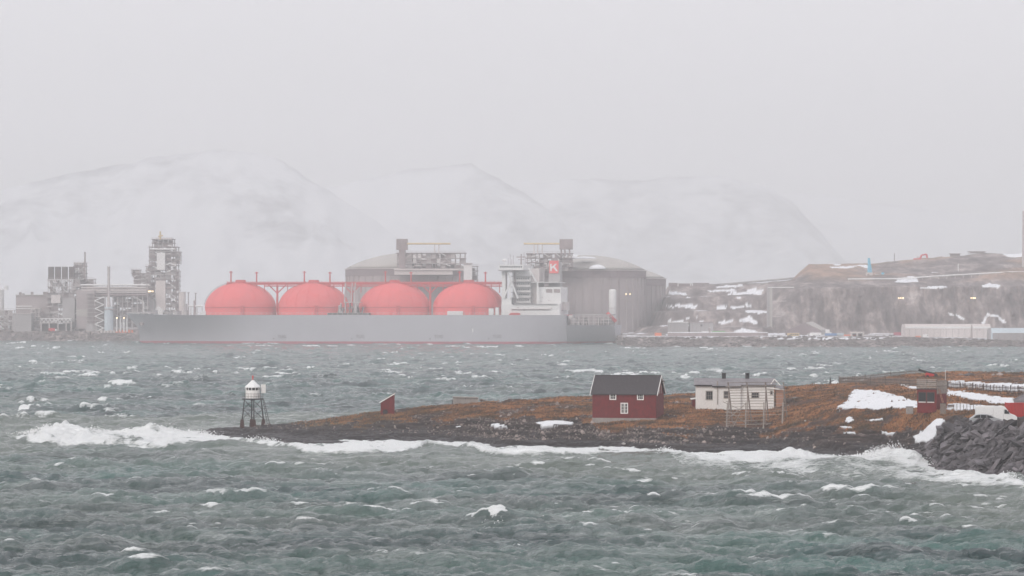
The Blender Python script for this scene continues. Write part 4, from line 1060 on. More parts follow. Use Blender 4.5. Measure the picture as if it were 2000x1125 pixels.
# heath tufts
tm, tt_, tb_ = newmat('tuft')
g = tt_.nodes.new('ShaderNodeNewGeometry')
tc = ramp(tt_, mth(tt_, 'ADD', mth(tt_, 'MULTIPLY', noise(tt_, coords(tt_, (0.5, 1.0, 1.6)), .5, 6, .65, .4), .8), mth(tt_, 'MULTIPLY', g.outputs['Random Per Island'], .2)), [(0.36, (0.045, 0.028, 0.017)), (0.44, (0.12, 0.065, 0.03)), (0.54, (0.34, 0.15, 0.06)), (0.64, (0.38, 0.21, 0.10)), (0.74, (0.13, 0.10, 0.05))])
tc = mix(tt_, ramp(tt_, noise(tt_, coords(tt_), 0.11, 6, 0.7, 0.5), [(0.46, 0.0), (0.6, 0.8)]), tc, (0.06, 0.042, 0.025))
tt_.links.new(tc, tb_.inputs['Base Color']); tb_.inputs['Roughness'].default_value = .9
rgn = np.random.RandomState(3); cand = np.argwhere((Gi > .45) & (Si < .5) & (Zi > 1.0) & (PXi < 2040) & (PXi > 560))
idx = cand[rgn.choice(len(cand), 42000)]
ok = rgn.rand(len(idx)) < (Gi[idx[:, 0], idx[:, 1]] * np.clip((PXi[idx[:, 0], idx[:, 1]] - 560) / 300, .2, 1)); idx = idx[ok]
n = len(idx); cen = np.stack([Xi[idx[:, 0], idx[:, 1]], Di[idx[:, 0], idx[:, 1]], Zi[idx[:, 0], idx[:, 1]] - .03], -1) + rgn.uniform(-.12, .12, (n, 3)) * [1, 1, 0]
VV = []
for k in range(3):
    a = rgn.uniform(0, 6.28, n); wd = rgn.uniform(.05, .11, n); hg = rgn.uniform(.12, .34, n); ln = rgn.uniform(-.12, .22, n)
    dxy = np.stack([np.cos(a), np.sin(a), 0 * a], -1); off = rgn.uniform(-.1, .1, (n, 3)) * [1, 1, 0]
    VV.append(np.stack([cen + off - dxy * wd[:, None], cen + off + dxy * wd[:, None], cen + off + np.stack([ln, 0 * ln, hg], -1)], 1))
VV = np.concatenate(VV).reshape(-1, 3)
tag(tri_soup('heath_grass', VV, np.arange(len(VV)).reshape(-1, 3), tm), 'rust brown winter heath and grass tufts', kind='stuff')

# spray thrown up where the breakers hit
sm_, st_, sb_ = newmat('spray'); sb_.inputs['Base Color'].default_value = (.95, .96, .96, 1); sb_.inputs['Roughness'].default_value = .8
VV = []
for (px_, py_, D1, sx_, sz_, n) in ((95, 838, 489, 26, 7, 2600), (170, 838, 490, 40, 5, 1800), (300, 838, 506, 55, 5, 1800), (1740, 884, 413, 34, 10, 4200), (1790, 896, 408, 28, 7, 2400), (1550, 886, 431, 34, 6, 2000),
                                  (1298, 880, 437, 22, 6, 2000), (1980, 932, 372, 18, 7, 2200), (1880, 938, 380, 50, 5, 1600), (880, 870, 452, 30, 4, 900), (500, 856, 480, 35, 5, 900), (972, 1003, 302, 20, 5, 700), (390, 843, 505, 30, 3, 700), (700, 868, 474, 90, 2.5, 900), (1060, 876, 456, 90, 3, 1200), (1420, 888, 438, 60, 3.5, 1200), (1640, 892, 426, 40, 5, 1500), (230, 846, 484, 60, 4, 1200)):
    q = M(D1); x = X(px_, D1) + rgn.randn(n) * sx_ * q; y = D1 + rgn.randn(n) * 3; z = Z(py_, D1) - .6 + np.abs(rgn.randn(n)) * sz_ * q * np.exp(-((x - X(px_, D1)) / (sx_ * q * 1.5)) ** 2)
    s = rgn.uniform(.015, .06, n) * (1 + (rgn.rand(n) < .05))
    c = np.stack([x, y, z], -1)
    T = np.array([[1, 1, 1], [1, -1, -1], [-1, 1, -1], [-1, -1, 1]], float)
    VV.append((c[:, None, :] + T[None] * s[:, None, None]).reshape(-1, 3))
VV = np.concatenate(VV); nn = len(VV) // 4
FF = (np.arange(nn)[:, None, None] * 4 + np.array([[0, 1, 2], [0, 2, 3], [0, 3, 1], [1, 3, 2]])[None]).reshape(-1, 3)
tag(tri_soup('spray', VV, FF, sm_), 'white spray above the breakers', kind='stuff')

# gull over the waves
D0 = 255.0; q = M(D0)
gl = thing('seagull', 'white gull with raised wings skimming the waves at the bottom of the picture', 'bird', (X(840, D0), D0, Z(1101, D0)), R(60))
MB().lathe([(.01, -.28), (.05, -.2), (.075, -.05), (.06, .1), (.045, .17), (.015, .22)], n=8).build('body', M_['white_metal'], gl, smooth=True).rotation_euler = (R(90), 0, 0)
for s in (-1, 1):
    MB().poly([(0, -.08, .03), (0, .1, .03), (s * .28, .07, .17), (s * .26, -.09, .17), (s * .5, .0, .26), (s * .6, -.08, .32), (0, 0, .06), (s * .27, 0, .2)],
              [(0, 3, 2, 1), (3, 5, 4, 2), (0, 6, 7, 3), (6, 1, 2, 7), (3, 7, 5), (7, 2, 4, 5)]).build('wing', M_['white_metal'], gl)
# ------------------------------------------------------------------ far materials
def fm(name, c, r=.8, var=.2, sc=.12, dirt=None): return paint(name, c, r, var, sc, dirt)
M_['hull'] = fm('hull_grey', (0.45, 0.445, 0.48), .55, .08, .03, (0.38, 0.36, 0.39))
M_['boot'] = fm('boot_red', (0.42, 0.10, 0.14), .7)
M_['dome'] = fm('dome_red', (0.84, 0.12, 0.12), .6, .12, .05, (0.66, 0.10, 0.11))
M_['deck_red'] = fm('deck_red', (0.62, 0.05, 0.06), .7)
M_['far_white'] = fm('far_white', (0.80, 0.79, 0.78), .6, .06, .1)
M_['far_cream'] = fm('far_cream', (0.66, 0.60, 0.58), .7, .12, .1)
M_['far_grey'] = fm('far_grey', (0.40, 0.38, 0.38), .8, .2)
M_['steel'] = fm('plant_steel', (0.36, 0.29, 0.29), .7, .35, .3)
M_['pale_steel'] = fm('pale_steel', (0.58, 0.53, 0.52), .6, .2, .3)
M_['dark_steel'] = fm('dark_steel', (0.10, 0.085, 0.09), .8, .3, .3)
M_['stackb'] = fm('stack_brown', (0.10, 0.07, 0.07), .8, .2)
M_['far_conc'] = fm('far_concrete', (0.42, 0.36, 0.36), .9, .2, .06, (0.32, 0.27, 0.27))
M_['conc_band'] = fm('concrete_band', (0.27, 0.21, 0.22), .9, .2, .08)
M_['dome_roof'] = fm('tank_roof', (0.47, 0.44, 0.41), .8, .15, .05)
M_['yellow'] = fm('crane_yellow', (0.72, 0.55, 0.30), .7)
M_['orange'] = fm('orange_paint', (0.80, 0.22, 0.10), .7)
M_['green'] = fm('green_paint', (0.25, 0.50, 0.22), .7)
M_['blue'] = fm('blue_paint', (0.16, 0.30, 0.55), .7)
M_['lblue'] = fm('light_blue_paint', (0.18, 0.55, 0.75), .7)
M_['pblue'] = fm('pale_blue_cladding', (0.55, 0.63, 0.68), .7, .1)
M_['navy'] = fm('dark_glass_far', (0.05, 0.05, 0.06), .3)
M_['snowm'] = fm('snow_cover', (0.85, 0.86, 0.89), .9, .05)
lm, lt_, lb_ = newmat('lamp_lit'); lb_.inputs['Emission Color'].default_value = (1, .72, .38, 1); lb_.inputs['Emission Strength'].default_value = 4
M_['lit'] = lm

def far(name, label, cat, px, py, D, group=None): return thing(name, label, cat, P(px, py, D), 0, group)
class FB:
    """pixel-measured builder: x, z from picture rows/columns at distance D, local to a root"""
    def __init__(s, root): s.r = root; s.o = root.location.copy()
    def p(s, px, py, D): return P(px, py, D) - s.o
    def box(s, x0, x1, y0, y1, D, dep, name, mat, par=None, bev=0):
        a, b = s.p(x0, y1, D), s.p(x1, y0, D)
        return MB().box(a.x, b.x, a.y, a.y + dep, a.z, b.z).build(name, M_[mat], par or s.r)
    def tube(s, x0, y0, x1, y1, D, r, name, mat, par=None, D1=None, n=8, r1=None):
        return MB().tube(s.p(x0, y0, D), s.p(x1, y1, D1 or D), r, r1, n).build(name, M_[mat], par or s.r)

def tower(root, x0, x1, y0, y1, D, dep, mat='steel', nx=3, dens=1.0, seed=0, lev=12, clad=.25, brace=True, pale=.3):
    """open process structure: corner posts, floors, braces and the plant inside it"""
    b = FB(root); rg = random.Random(seed); q = M(D)
    A, B = b.p(x0, y1, D), b.p(x1, y0, D); w_, h_ = B.x - A.x, B.z - A.z
    n = max(1, int(round(h_ / (lev * q)))); dx = w_ / nx; t = .45
    for i in range(nx + 1):
        for yy in (0, dep): MB().box(A.x + i * dx - t / 2, A.x + i * dx + t / 2, A.y + yy - t / 2, A.y + yy + t / 2, A.z, B.z).build('column', M_[mat], root)
    for j in range(1, n + 1):
        z = A.z + h_ * j / n
        MB().box(A.x - .8, B.x + .8, A.y - .8, A.y + dep + .8, z - .25, z + .15).build('floor', M_['pale_steel' if rg.random() < pale else mat], root)
        hr = MB(); hr.box(A.x - .8, B.x + .8, A.y - .85, A.y - .75, z + 1.0, z + 1.15)
        k = 0
        while k < w_ / 3: hr.box(A.x + k * 3, A.x + k * 3 + .12, A.y - .85, A.y - .75, z + .15, z + 1.1); k += 1
        o = hr.build('handrail', M_['pale_steel'], root)
    for j in range(n):
        z0, z1 = A.z + h_ * j / n, A.z + h_ * (j + 1) / n
        for i in range(nx):
            x_, xx = A.x + i * dx, A.x + (i + 1) * dx
            if brace and rg.random() < .5:
                if rg.random() < .5: x_, xx = xx, x_
                MB().bar((x_, A.y, z0), (xx, A.y, z1), .3).build('brace', M_['pale_steel' if rg.random() < pale else mat], root)
            if rg.random() < clad: MB().box(min(x_, xx) + .3, max(x_, xx) - .3, A.y + .5, A.y + .8, z0 + .2, z1 - .3).build('cladding_panel', M_[rg.choice(['far_grey', 'pale_steel', 'steel', 'conc_band'])], root)
            elif rg.random() < dens:
                if rg.random() < .5: MB().tube((rg.uniform(A.x + i * dx, A.x + (i + 1) * dx), A.y + dep / 2, z0 + .2), (A.x + (i + .5) * dx, A.y + dep / 2, z1 - .4), rg.uniform(.6, 1.6), n=10).build('vessel', M_[rg.choice(['pale_steel', 'far_grey', 'steel', 'far_cream'])], root)
                else: MB().box(A.x + i * dx + .4, A.x + (i + rg.uniform(.5, .95)) * dx, A.y + 1, A.y + dep - 1, z0 + .2, z0 + (z1 - z0) * rg.uniform(.35, .85)).build('equipment', M_[rg.choice(['steel', 'dark_steel', 'far_grey', 'conc_band'])], root)
            if rg.random() < dens * .8: MB().tube((A.x + i * dx, A.y - .6, z0 + (z1 - z0) * rg.random()), (A.x + (i + 1) * dx, A.y - .6, z0 + (z1 - z0) * rg.random()), rg.uniform(.2, .45), n=6).build('pipe', M_[rg.choice(['pale_steel', 'steel', 'far_white'])], root)
    return b

# ------------------------------------------------------------------ gas carrier
LB = Vector((-234.4, 1925, 0)); LS = Vector((62.9, 1885, 0)); SL = (LS - LB).length
syaw = math.atan2(LS.y - LB.y, LS.x - LB.x)
ship = thing('gas_carrier', 'long grey gas tanker with four red domes and white deckhouse moored across the strait', 'ship', LB, syaw)
def lx(px):
    u_ = (px - 1000) / F; t = (u_ * 1925 + 234.4) / (297.3 + 40 * u_); return t * SL
def lz(py, px=700):
    D = 1925 - 40 * (lx(px) / SL); return Z(py, D)
BE = 24.5
st_ = [0, .012, .03, .055, .09, .14, .2, .28, .4, .55, .7, .8, .86, .905, .906, .94, .97, .985, 1.0]
lv = 9
def hullV():
    rows_ = []
    for t in st_:
        x = t * SL
        zd = 17.2 + 1.2 * (1 - min(1, t / .12)) ** 2 if t <= .905 else 11.2
        bd_ = BE * min(1, (t / .13)) ** .55 if t < .9 else BE * (1 - .10 * ((t - .9) / .1) ** 2)
        tw = max(0, (t - .058) / .24); bw = BE * min(1, tw) ** .85
        if t > .8: bw = BE * (1 - .86 * sstep(.80, 1.0, np.array(t)))
        row = []
        for k in range(lv):
            f_ = k / (lv - 1); z = -1.5 + (zd + 1.5) * f_
            e = f_ ** (1.7 if t < .5 else .75) if t < .3 or t > .8 else f_
            row.append((x + (0 if t > .02 else (1 - f_) * 17.0 * (1 - t / .03)), max(.05, bw + (bd_ - bw) * e), z))
        rows_.append(row)
    return rows_
hr_ = hullV(); pts = []; 
for sg in (-1, 1):
    for row in hr_: pts += [(a, sg * b_, c) for a, b_, c in row]
n_ = len(st_); fs_ = []
for s in (0, 1):
    o_ = s * n_ * lv
    for i in range(n_ - 1):
        for k in range(lv - 1):
            a = o_ + i * lv + k; fs_.append((a, a + lv, a + lv + 1, a + 1))
o2 = n_ * lv
for i in range(n_ - 1): fs_.append((i * lv + lv - 1, (i + 1) * lv + lv - 1, o2 + (i + 1) * lv + lv - 1, o2 + i * lv + lv - 1))
for k in range(lv - 1):
    a = (n_ - 1) * lv + k; fs_.append((a, a + 1, o2 + a + 1, o2 + a)); fs_.append((k, k + 1, o2 + k + 1, o2 + k))
MB().poly(pts, fs_).build('hull', M_['hull'], ship, smooth=True).modifiers.new('edge', 'EDGE_SPLIT').split_angle = R(28)
# red boot top just above the water, follows the hull
bt = MB(); pp = []
for sg in (-1, 1):
    for row in hr_:
        for z in (-.5, 1.5):
            f_ = (z + 1.5) / (row[-1][2] + 1.5) * (lv - 1); k = min(lv - 2, int(f_)); e = f_ - k
            a = [row[k][j] * (1 - e) + row[k + 1][j] * e for j in range(3)]; pp.append((a[0], sg * (a[1] + .12), z))
bt.poly(pp, [(s * 2 * n_ + 2 * i, s * 2 * n_ + 2 * i + 2, s * 2 * n_ + 2 * i + 3, s * 2 * n_ + 2 * i + 1) for s in (0, 1) for i in range(n_ - 1)])
bt.build('boot_stripe', M_['boot'], ship)
g = MB(); k = 0
while k < 86: g.box(lx(262 + k * 9.8), lx(262 + k * 9.8) + .2, -BE + .3 if k > 4 else -BE * .6, -BE + .5 if k > 4 else -BE * .6 + .2, 17.2, 18.5); k += 1
g.box(lx(300), lx(1104), -BE + .3, -BE + .42, 18.4, 18.55); g.build('deck_railing', M_['far_cream'], ship)
MB().box(lx(262), lx(300), -11, 11, 18.0, 18.9).build('bulwark', M_['far_grey'], ship)
for i, px_ in enumerate((470, 613, 771, 916)):
    cx = lx(px_); Rr = 70.5 * M(1885)
    top = lz(552, px_) ; zb = 17.2; hd = top - zb - 3.2
    prof = [(Rr, zb), (Rr, zb + 4.4)] + [(Rr * math.cos(a) ** .93, zb + 4.4 + (hd - 1.2) * math.sin(a) ** 1.08) for a in np.linspace(.06, math.pi / 2 - .17, 12)]
    d_ = MB().lathe(prof, cx, 0, 56).build('tank_cover', M_['dome'], ship, smooth=True)
    md = d_.modifiers.new('edge', 'EDGE_SPLIT'); md.split_angle = R(35)
    MB().lathe([(Rr + .25, zb + 4.2), (Rr + .25, zb + 4.7)], cx, 0, 56).build('skirt_ring', M_['deck_red'], d_)
    MB().lathe([(5.2, top - 3.6), (5.0, top - .3), (3.4, top + .2), (3.0, top + 1.6)], cx, 0, 20).build('tank_dome_hatch', M_['deck_red'], d_)
    sm2 = MB()
    for k in range(9):
        a_ = -math.pi * (k + .5) / 9; prev = None
        for e_ in np.linspace(.0, 1.25, 9):
            rr2 = Rr * math.cos(e_) ** .93 + .07; pt = (cx + rr2 * math.cos(a_), rr2 * math.sin(a_), zb + 4.4 + (hd - 1.2) * math.sin(e_) ** 1.08 + .07)
            if prev: sm2.bar(prev, pt, .16)
            prev = pt
    sm2.build('plate_seam', M_['dome'], d_)['kind'] = 'stuff'
    for s2 in (-1, 1):
        for px2, y1_ in ((px_ - 16, 529.5), (px_ + 34, 531)):
            if s2 == -1: 
                MB().tube((lx(px2), -4, top - 4), (lx(px2), -4, lz(y1_, px2)), .45, .4, 8).build('vent_mast', M_['deck_red'], ship)
                MB().box(lx(px2) - 1.0, lx(px2) + 1.0, -4.6, -3.4, lz(y1_ + 3, px2), lz(y1_ + 1.5, px2)).build('mast_head', M_['deck_red'], ship)
    ring = MB()
    for k in range(20):
        a = 2 * math.pi * k / 20; ring.box(cx + 6.4 * math.cos(a) - .08, cx + 6.4 * math.cos(a) + .08, 6.4 * math.sin(a) - .08, 6.4 * math.sin(a) + .08, top - 2, top + .2)
    ring.build('hatch_railing', M_['deck_red'], d_)
    sw = MB()
    for k in range(14):                      # stair climbing the cover
        a0_, a1_ = .1 + k * .095, .1 + (k + 1) * .095
        f = lambda a: (cx - Rr * math.cos(a) ** .93 - .5, -2.0, zb + 4.9 + (hd - 1.2) * math.sin(a) ** 1.08)
        sw.bar(f(a0_), f(a1_), .35)
    if i == 0: sw.build('cover_stair', M_['far_grey'], d_)
    MB().box(cx - Rr * .3 + 11, cx - Rr * .3 + 13, -Rr * .93 - 1.2, -Rr * .93 + .2, zb, zb + 5.6).build('deck_locker', M_['deck_red'], ship)
# catwalk over the covers with its trestles
zc = lz(553, 700)
MB().box(lx(446), lx(992), -5.6, -4.4, zc - 1.0, zc - .3).build('catwalk', M_['deck_red'], ship)
for dz_ in (.3, 1.0):
    MB().box(lx(446), lx(992), -5.6, -5.5, zc + dz_, zc + dz_ + .12).build('catwalk_rail', M_['deck_red'], ship)
MB().tube((lx(446), -3.5, zc + .1), (lx(992), -3.5, zc + .1), .5, n=8).build('cargo_pipe', M_['deck_red'], ship)
MB().tube((lx(520), -6.2, zc - 1.7), (lx(985), -6.2, zc - 1.9), .35, n=8).build('cargo_pipe', M_['deck_red'], ship)
g = MB()
for px_ in range(448, 992, 8): g.box(lx(px_) - .07, lx(px_) + .07, -5.6, -5.46, zc - .3, zc + 1.1)
g.build('catwalk_stanchion', M_['deck_red'], ship)
for px_ in (545, 690, 843):
    MB().tube((lx(px_), -5, 17.2), (lx(px_), -5, zc - 1), .75, .6, 8).build('trestle_post', M_['deck_red'], ship)
    for s2 in (-1, 1): MB().tube((lx(px_), -5, lz(573)), (lx(px_ + s2 * 17), -5, zc - 1), .38, n=6).build('trestle_strut', M_['deck_red'], ship)
for px_ in (520, 565, 655, 672, 708, 800, 818, 868, 962, 978):
    MB().tube((lx(px_), -5, lz(572)), (lx(px_), -5, zc - 1), .28, n=6).build('trestle_post', M_['deck_red'], ship)
# manifold amidships
rg = random.Random(8)
MB().box(lx(655), lx(734), -BE + .5, -BE + 9, 17.22, 18.3).build('manifold_deck', M_['dark_steel'], ship)
for k in range(26):
    x_ = lx(668) + rg.random() * (lx(722) - lx(668)); r_ = rg.uniform(.25, .6)
    MB().tube((x_, -BE + rg.uniform(1, 8), 18.3), (x_, -BE + rg.uniform(1, 8), 18.3 + rg.uniform(2.0, 7.5 - abs(x_ - lx(692)) * .3)), r_, n=6).build('manifold_pipe', M_[rg.choice(['steel', 'pale_steel', 'deck_red', 'dark_steel'])], ship)
MB().box(lx(684), lx(716), -BE + 3, -BE + 9, 24.5, 25.0).build('manifold_platform', M_['pale_steel'], ship)
for px_ in (697, 703, 684): MB().tube((lx(px_), -BE + 6, 25), (lx(px_ + 2), -BE + 6, zc), .35, n=6).build('riser_pipe', M_['pale_steel'], ship)
MB().poly([(lx(407), -BE + 2, 17.2), (lx(418), -BE + 2, 17.2), (lx(417), -BE + 2, 19.6), (lx(412), -BE + 2, 19.3), (lx(407), -BE + 4, 17.2), (lx(418), -BE + 4, 17.2), (lx(417), -BE + 4, 19.6), (lx(412), -BE + 4, 19.3)], [(0, 1, 2, 3), (4, 7, 6, 5), (0, 4, 5, 1), (1, 5, 6, 2), (2, 6, 7, 3), (3, 7, 4, 0)]).build('deck_cover', M_['far_white'], ship)
# forecastle gear and lifting gear along the deck
for px_, w_, h_ in ((268, 4, 1.2), (283, 5, 1.6), (300, 3, 2.2), (330, 3, 1.4), (345, 5, 1.8), (366, 3, 6), (382, 2, 8), (885, 30, 1.6), (965, 9, 3.2), (978, 6, 3.8)):
    MB().box(lx(px_), lx(px_ + w_) , -6 if px_ < 400 else -BE + 1.5, 6 if px_ < 360 else (-4 if px_ < 400 else -BE + 4), 17.2, 17.9 + h_).build('deck_gear', M_['far_white' if px_ > 400 else 'far_grey'], ship)
# deckhouse
def sb(x0, x1, y0, y1, ya, yb, name, mat, par=None):
    return MB().box(lx(x0), lx(x1), ya, yb, lz(y1, 1040), lz(y0, 1040)).build(name, M_[mat], par or ship)
sb(989, 1101.5, 594, 618.5, -22, 22, 'accommodation_base', 'far_white')
dk = sb(1008, 1043, 530, 594, -16, 16, 'accommodation', 'far_white')
for k in range(6):
    y = 539.5 + k * 10.4
    sb(1006, 1045, y, y + 1.1, -19, 19, 'deck_edge', 'far_grey')
    wn = MB()
    for j in range(7): wn.box(lx(1012 + j * 4.2), lx(1012 + j * 4.2) + .7, -16.06, -15.9, lz(y + 6.2, 1040), lz(y + 4.0, 1040))
    wn.build('window_row', M_['navy'], dk)['kind'] = 'stuff'
sb(1011.5, 1014, 531, 594, -17.2, -16, 'stair_well', 'steel')
sb(989, 996, 529, 618, -20, -12, 'side_tower', 'far_white'); sb(989, 1008, 583, 618, -21, -12, 'side_tower', 'far_white')
sb(989, 1008, 529, 531.5, -21, 21, 'wing_deck', 'far_white')
br_ = sb(985, 1032, 518, 528, -24, 24, 'bridge', 'far_white')
g = MB()
for j in range(13): g.box(lx(987.5 + j * 3.3), lx(987.5 + j * 3.3) + .72, -24.08, -23.9, lz(523.6, 1040), lz(520.6, 1040))
g.build('bridge_window', M_['navy'], br_)['kind'] = 'stuff'
MB().box(lx(985) - .08, lx(985) + .02, -22, 22, lz(523.6, 1040), lz(520.6, 1040)).build('bridge_window', M_['navy'], br_)
sb(984, 1033, 528, 529.3, -24.5, 24.5, 'bridge_deck', 'far_grey')
for a, b_ in (((1000, 531), (1021, 583)), ((993, 583), (1007, 552)), ((1006, 552), (1006, 583)), ((991, 531), (1008, 531))):
    MB().bar((lx(a[0]), -21.5, lz(a[1], 1000)), (lx(b_[0]), -21.5, lz(b_[1], 1000)), .9).build('wing_strut', M_['far_white'], ship)
sb(1043.2, 1058, 525, 594, -13, 13, 'aft_house', 'far_cream')
for a, b_ in (((1041, 524), (1056, 552)), ((1058, 552), (1058, 594))): MB().bar((lx(a[0]), -20, lz(a[1], 1040)), (lx(b_[0]), -20, lz(b_[1], 1040)), .8).build('wing_strut', M_['far_white'], ship)
sb(1043, 1097, 551, 552.5, -18, 18, 'boat_deck', 'far_white')
cs = sb(1058.2, 1102, 561, 594, -17, 17, 'engine_casing', 'far_white')
for x_ in (1073.5, 1088.5): sb(x_, x_ + 12, 565, 572, -17.1, -16.9, 'louvre', 'steel', cs)
sb(1101.6, 1108, 590, 606, -12, 12, 'aft_locker', 'far_cream')
for x_, y_ in ((1065, 580), (1078, 586), (1020, 600), (1032, 605), (1062, 604), (1085, 601)): sb(x_, x_ + 2.2, y_, y_ + 1.8, -22.08 if y_ > 594 else -17.08, -17, 'porthole', 'steel')
sb(1010, 1097, 593.6, 594.8, -22.8, 22.8, 'deck_edge', 'far_grey'); sb(1009, 1084, 603.4, 604.6, -23, -22, 'deck_edge', 'steel')
fn = sb(1074, 1096, 533, 561, -6, 6, 'funnel', 'far_grey')
sb(1075, 1095, 511, 533, -6.01, 6, 'funnel_top', 'far_grey', fn)
em = sb(1075.6, 1093.4, 509.5, 534, -6.5, -6.05, 'red_panel', 'dome', fn)
def fk(pts_):
    c = [(lx(a), lz(b_, 1085)) for a, b_ in pts_]; n2 = len(c)
    return [(x, -6.62, z) for x, z in c] + [(x, -6.52, z) for x, z in c], [tuple(range(n2)), tuple(range(n2, 2 * n2))[::-1]] + [(k, (k + 1) % n2, (k + 1) % n2 + n2, k + n2) for k in range(n2)]
kb = MB()
for q_ in ([(1077, 515.5), (1080.2, 515.5), (1080.2, 530), (1077, 530)], [(1080.3, 521.5), (1086.8, 515.5), (1090.8, 515.5), (1080.3, 525.6)], [(1083.2, 522.6), (1085.8, 520.3), (1092.4, 530), (1088.4, 530)]):
    kb.poly(*fk(q_))
kb.build('letter_k', M_['far_white'], fn)
for x_, y_ in ((1081, 504), (1085, 496), (1088, 503)): MB().tube((lx(x_), 0, lz(511, 1085)), (lx(x_), 0, lz(y_, 1085)), .55, n=8).build('exhaust_pipe', M_['steel'], fn)
MB().tube((lx(1018), 0, lz(518, 1018)), (lx(1018), 0, lz(496, 1018)), .5, .3, 8).build('radar_mast', M_['steel'], ship)
MB().box(lx(1009), lx(1026), -.5, .5, lz(503, 1018), lz(501, 1018)).build('radar_scanner', M_['steel'], ship)
MB().box(lx(1012), lx(1024), -.4, .4, lz(507.5, 1018), lz(506.5, 1018)).build('mast_yard', M_['steel'], ship)
MB().lathe([(.3, lz(518)), (.3, lz(512)), (1.2, lz(511)), (1.4, lz(509)), (.9, lz(507)), (.1, lz(506))], lx(990), -10, 12).build('satellite_dome', M_['far_white'], ship)
for x_, y_ in ((996, 505), (1000, 498), (1003, 507), (1027, 494), (1030, 503), (1006, 500)): MB().tube((lx(x_), -8, lz(518)), (lx(x_), -8, lz(y_)), .14, n=5).build('aerial', M_['steel'], ship)
MB().prism([(lx(1004.5), lz(613.5)), (lx(1007), lz(616)), (lx(1024), lz(616)), (lx(1027), lz(613.5)), (lx(1024), lz(611.3)), (lx(1009), lz(611))], -24.3, -22.2).build('lifeboat', M_['deck_red'], ship)
# open mooring deck at the stern
rg = random.Random(4)
MB().box(lx(1130), lx(1196), -20, 20, lz(615.5, 1160), lz(613.8, 1160)).build('poop_roof', M_['far_grey'], ship)
for k in range(17):
    x_ = 1124 + k * 4.8; MB().box(lx(x_) - .2, lx(x_) + .2, -21.5, -21.1, 11.2, lz(620 if x_ < 1130 else 615, 1160)).build('deck_post', M_['pale_steel' if k % 2 else 'steel'], ship)
for k in range(16):
    x_ = 1110 + rg.random() * 88; MB().box(lx(x_), lx(x_) + rg.uniform(1, 4), -18, -12, 11.2, 11.2 + rg.uniform(1, 6)).build('winch', M_[rg.choice(['steel', 'far_grey', 'dark_steel', 'far_cream'])], ship)
for yy in (617, 623.5, 629): MB().box(lx(1122), lx(1202), -21.6, -21.4, lz(yy + .7, 1160), lz(yy, 1160)).build('stern_rail', M_['far_cream'], ship)
MB().bar((lx(1189), -9, lz(611, 1200)), (lx(1206), -9, lz(628, 1200)), 3.2, 1.8).build('free_fall_boat', M_['deck_red'], ship)
MB().prism([(lx(1189), lz(634, 1200)), (lx(1204), lz(634, 1200)), (lx(1204), lz(629, 1200)), (lx(1189), lz(620, 1200))], -8, -6).build('boat_ramp', M_['far_cream'], ship)
sb(1108, 1122, 614.5, 617.3, -14, -8, 'deck_pipe', 'deck_red')
# hull writing
def text_part(body, size, parent, loc, mat, name):
    cu = bpy.data.curves.new(name, 'FONT'); cu.body = body; cu.size = size; cu.extrude = .03; cu.align_x = 'CENTER'
    ob = bpy.data.objects.new(name, cu); dg = bpy.context.evaluated_depsgraph_get(); COL.objects.link(ob); dg.update()
    me = bpy.data.meshes.new_from_object(ob.evaluated_get(dg)); bpy.data.objects.remove(ob)
    me.materials.clear(); me.materials.append(mat)
    return link(name, me, parent, loc, (R(90), 0, 0))
for px_ in (567, 718, 869, 982):
    text_part('TUG', 2.6, ship, (lx(px_), -BE - .08, lz(661.5, px_) + 0.6), M_['dark_steel'], 'tug_mark')
    MB().prism([(lx(px_) - 5.6, 3.5), (lx(px_) - 4.6, 3.5), (lx(px_) - 5.1, 2.6)], -BE - .1, -BE - .03).build('arrow_mark', M_['dark_steel'], ship)
MB().box(lx(934), lx(936), -BE - .1, -BE + .02, lz(648.5, 935), lz(641.5, 935)).build('draught_mark', M_['far_white'], ship)
MB().tube((lx(286), -10.2, lz(632, 286)), (lx(286), -12.5, lz(632, 286)), 1.1, n=10).build('anchor', M_['steel'], ship)

# ------------------------------------------------------------------ storage tanks
def ltank(name, label, x0, x1, ytop, D, snow=False, ribs=20):
    cx = (x0 + x1) / 2; Rr = (x1 - x0) / 2 * M(D); r = thing(name, label, 'storage tank', (X(cx, D), D + Rr, 5))
    zt = Z(ytop, D) - 5
    MB().lathe([(Rr - .6, 0), (Rr - .6, zt - 4.6)], n=64).build('wall', M_['far_conc'], r)
    MB().lathe([(Rr, zt - 4.8), (Rr, zt - .5)], n=64).build('ring_beam', M_['conc_band'], r)
    MB().lathe([(Rr + .5, zt - .5), (Rr + .5, zt)], n=64).build('cornice', M_['far_cream'], r)
    prof = [(Rr * math.sin(a) / math.sin(.62), zt + (math.cos(a) - math.cos(.62)) * Rr / math.sin(.62) * .80) for a in np.linspace(.61, .03, 9)]
    MB().lathe(prof, n=64).build('dome_roof', M_['dome_roof'], r, smooth=True)
    for k in range(ribs):
        a = -math.pi * (k + .5) / ribs
        MB().box(-.35, .35, -.3, .3, 0, zt - 4.7).build('buttress', M_['far_conc'], r, loc=((Rr - .5) * math.cos(a), (Rr - .5) * math.sin(a), 0))
    return r, zt, Rr
ta, zt, Rr = ltank('storage_tank', 'domed concrete storage tank behind the second and third red domes', 668, 914, 523.5, 2010)
b = FB(ta)
tower(ta, 776, 908, 494, 524, 1996, 16, 'steel', 14, .6, 31, 10, .45, False, .2)
b.box(583 + 186, 905, 524.5, 528, 1995, 18, 'deck_slab', 'far_cream'); b.box(770, 884, 528.2, 536.5, 1996, 3, 'pipe_screen', 'far_cream')
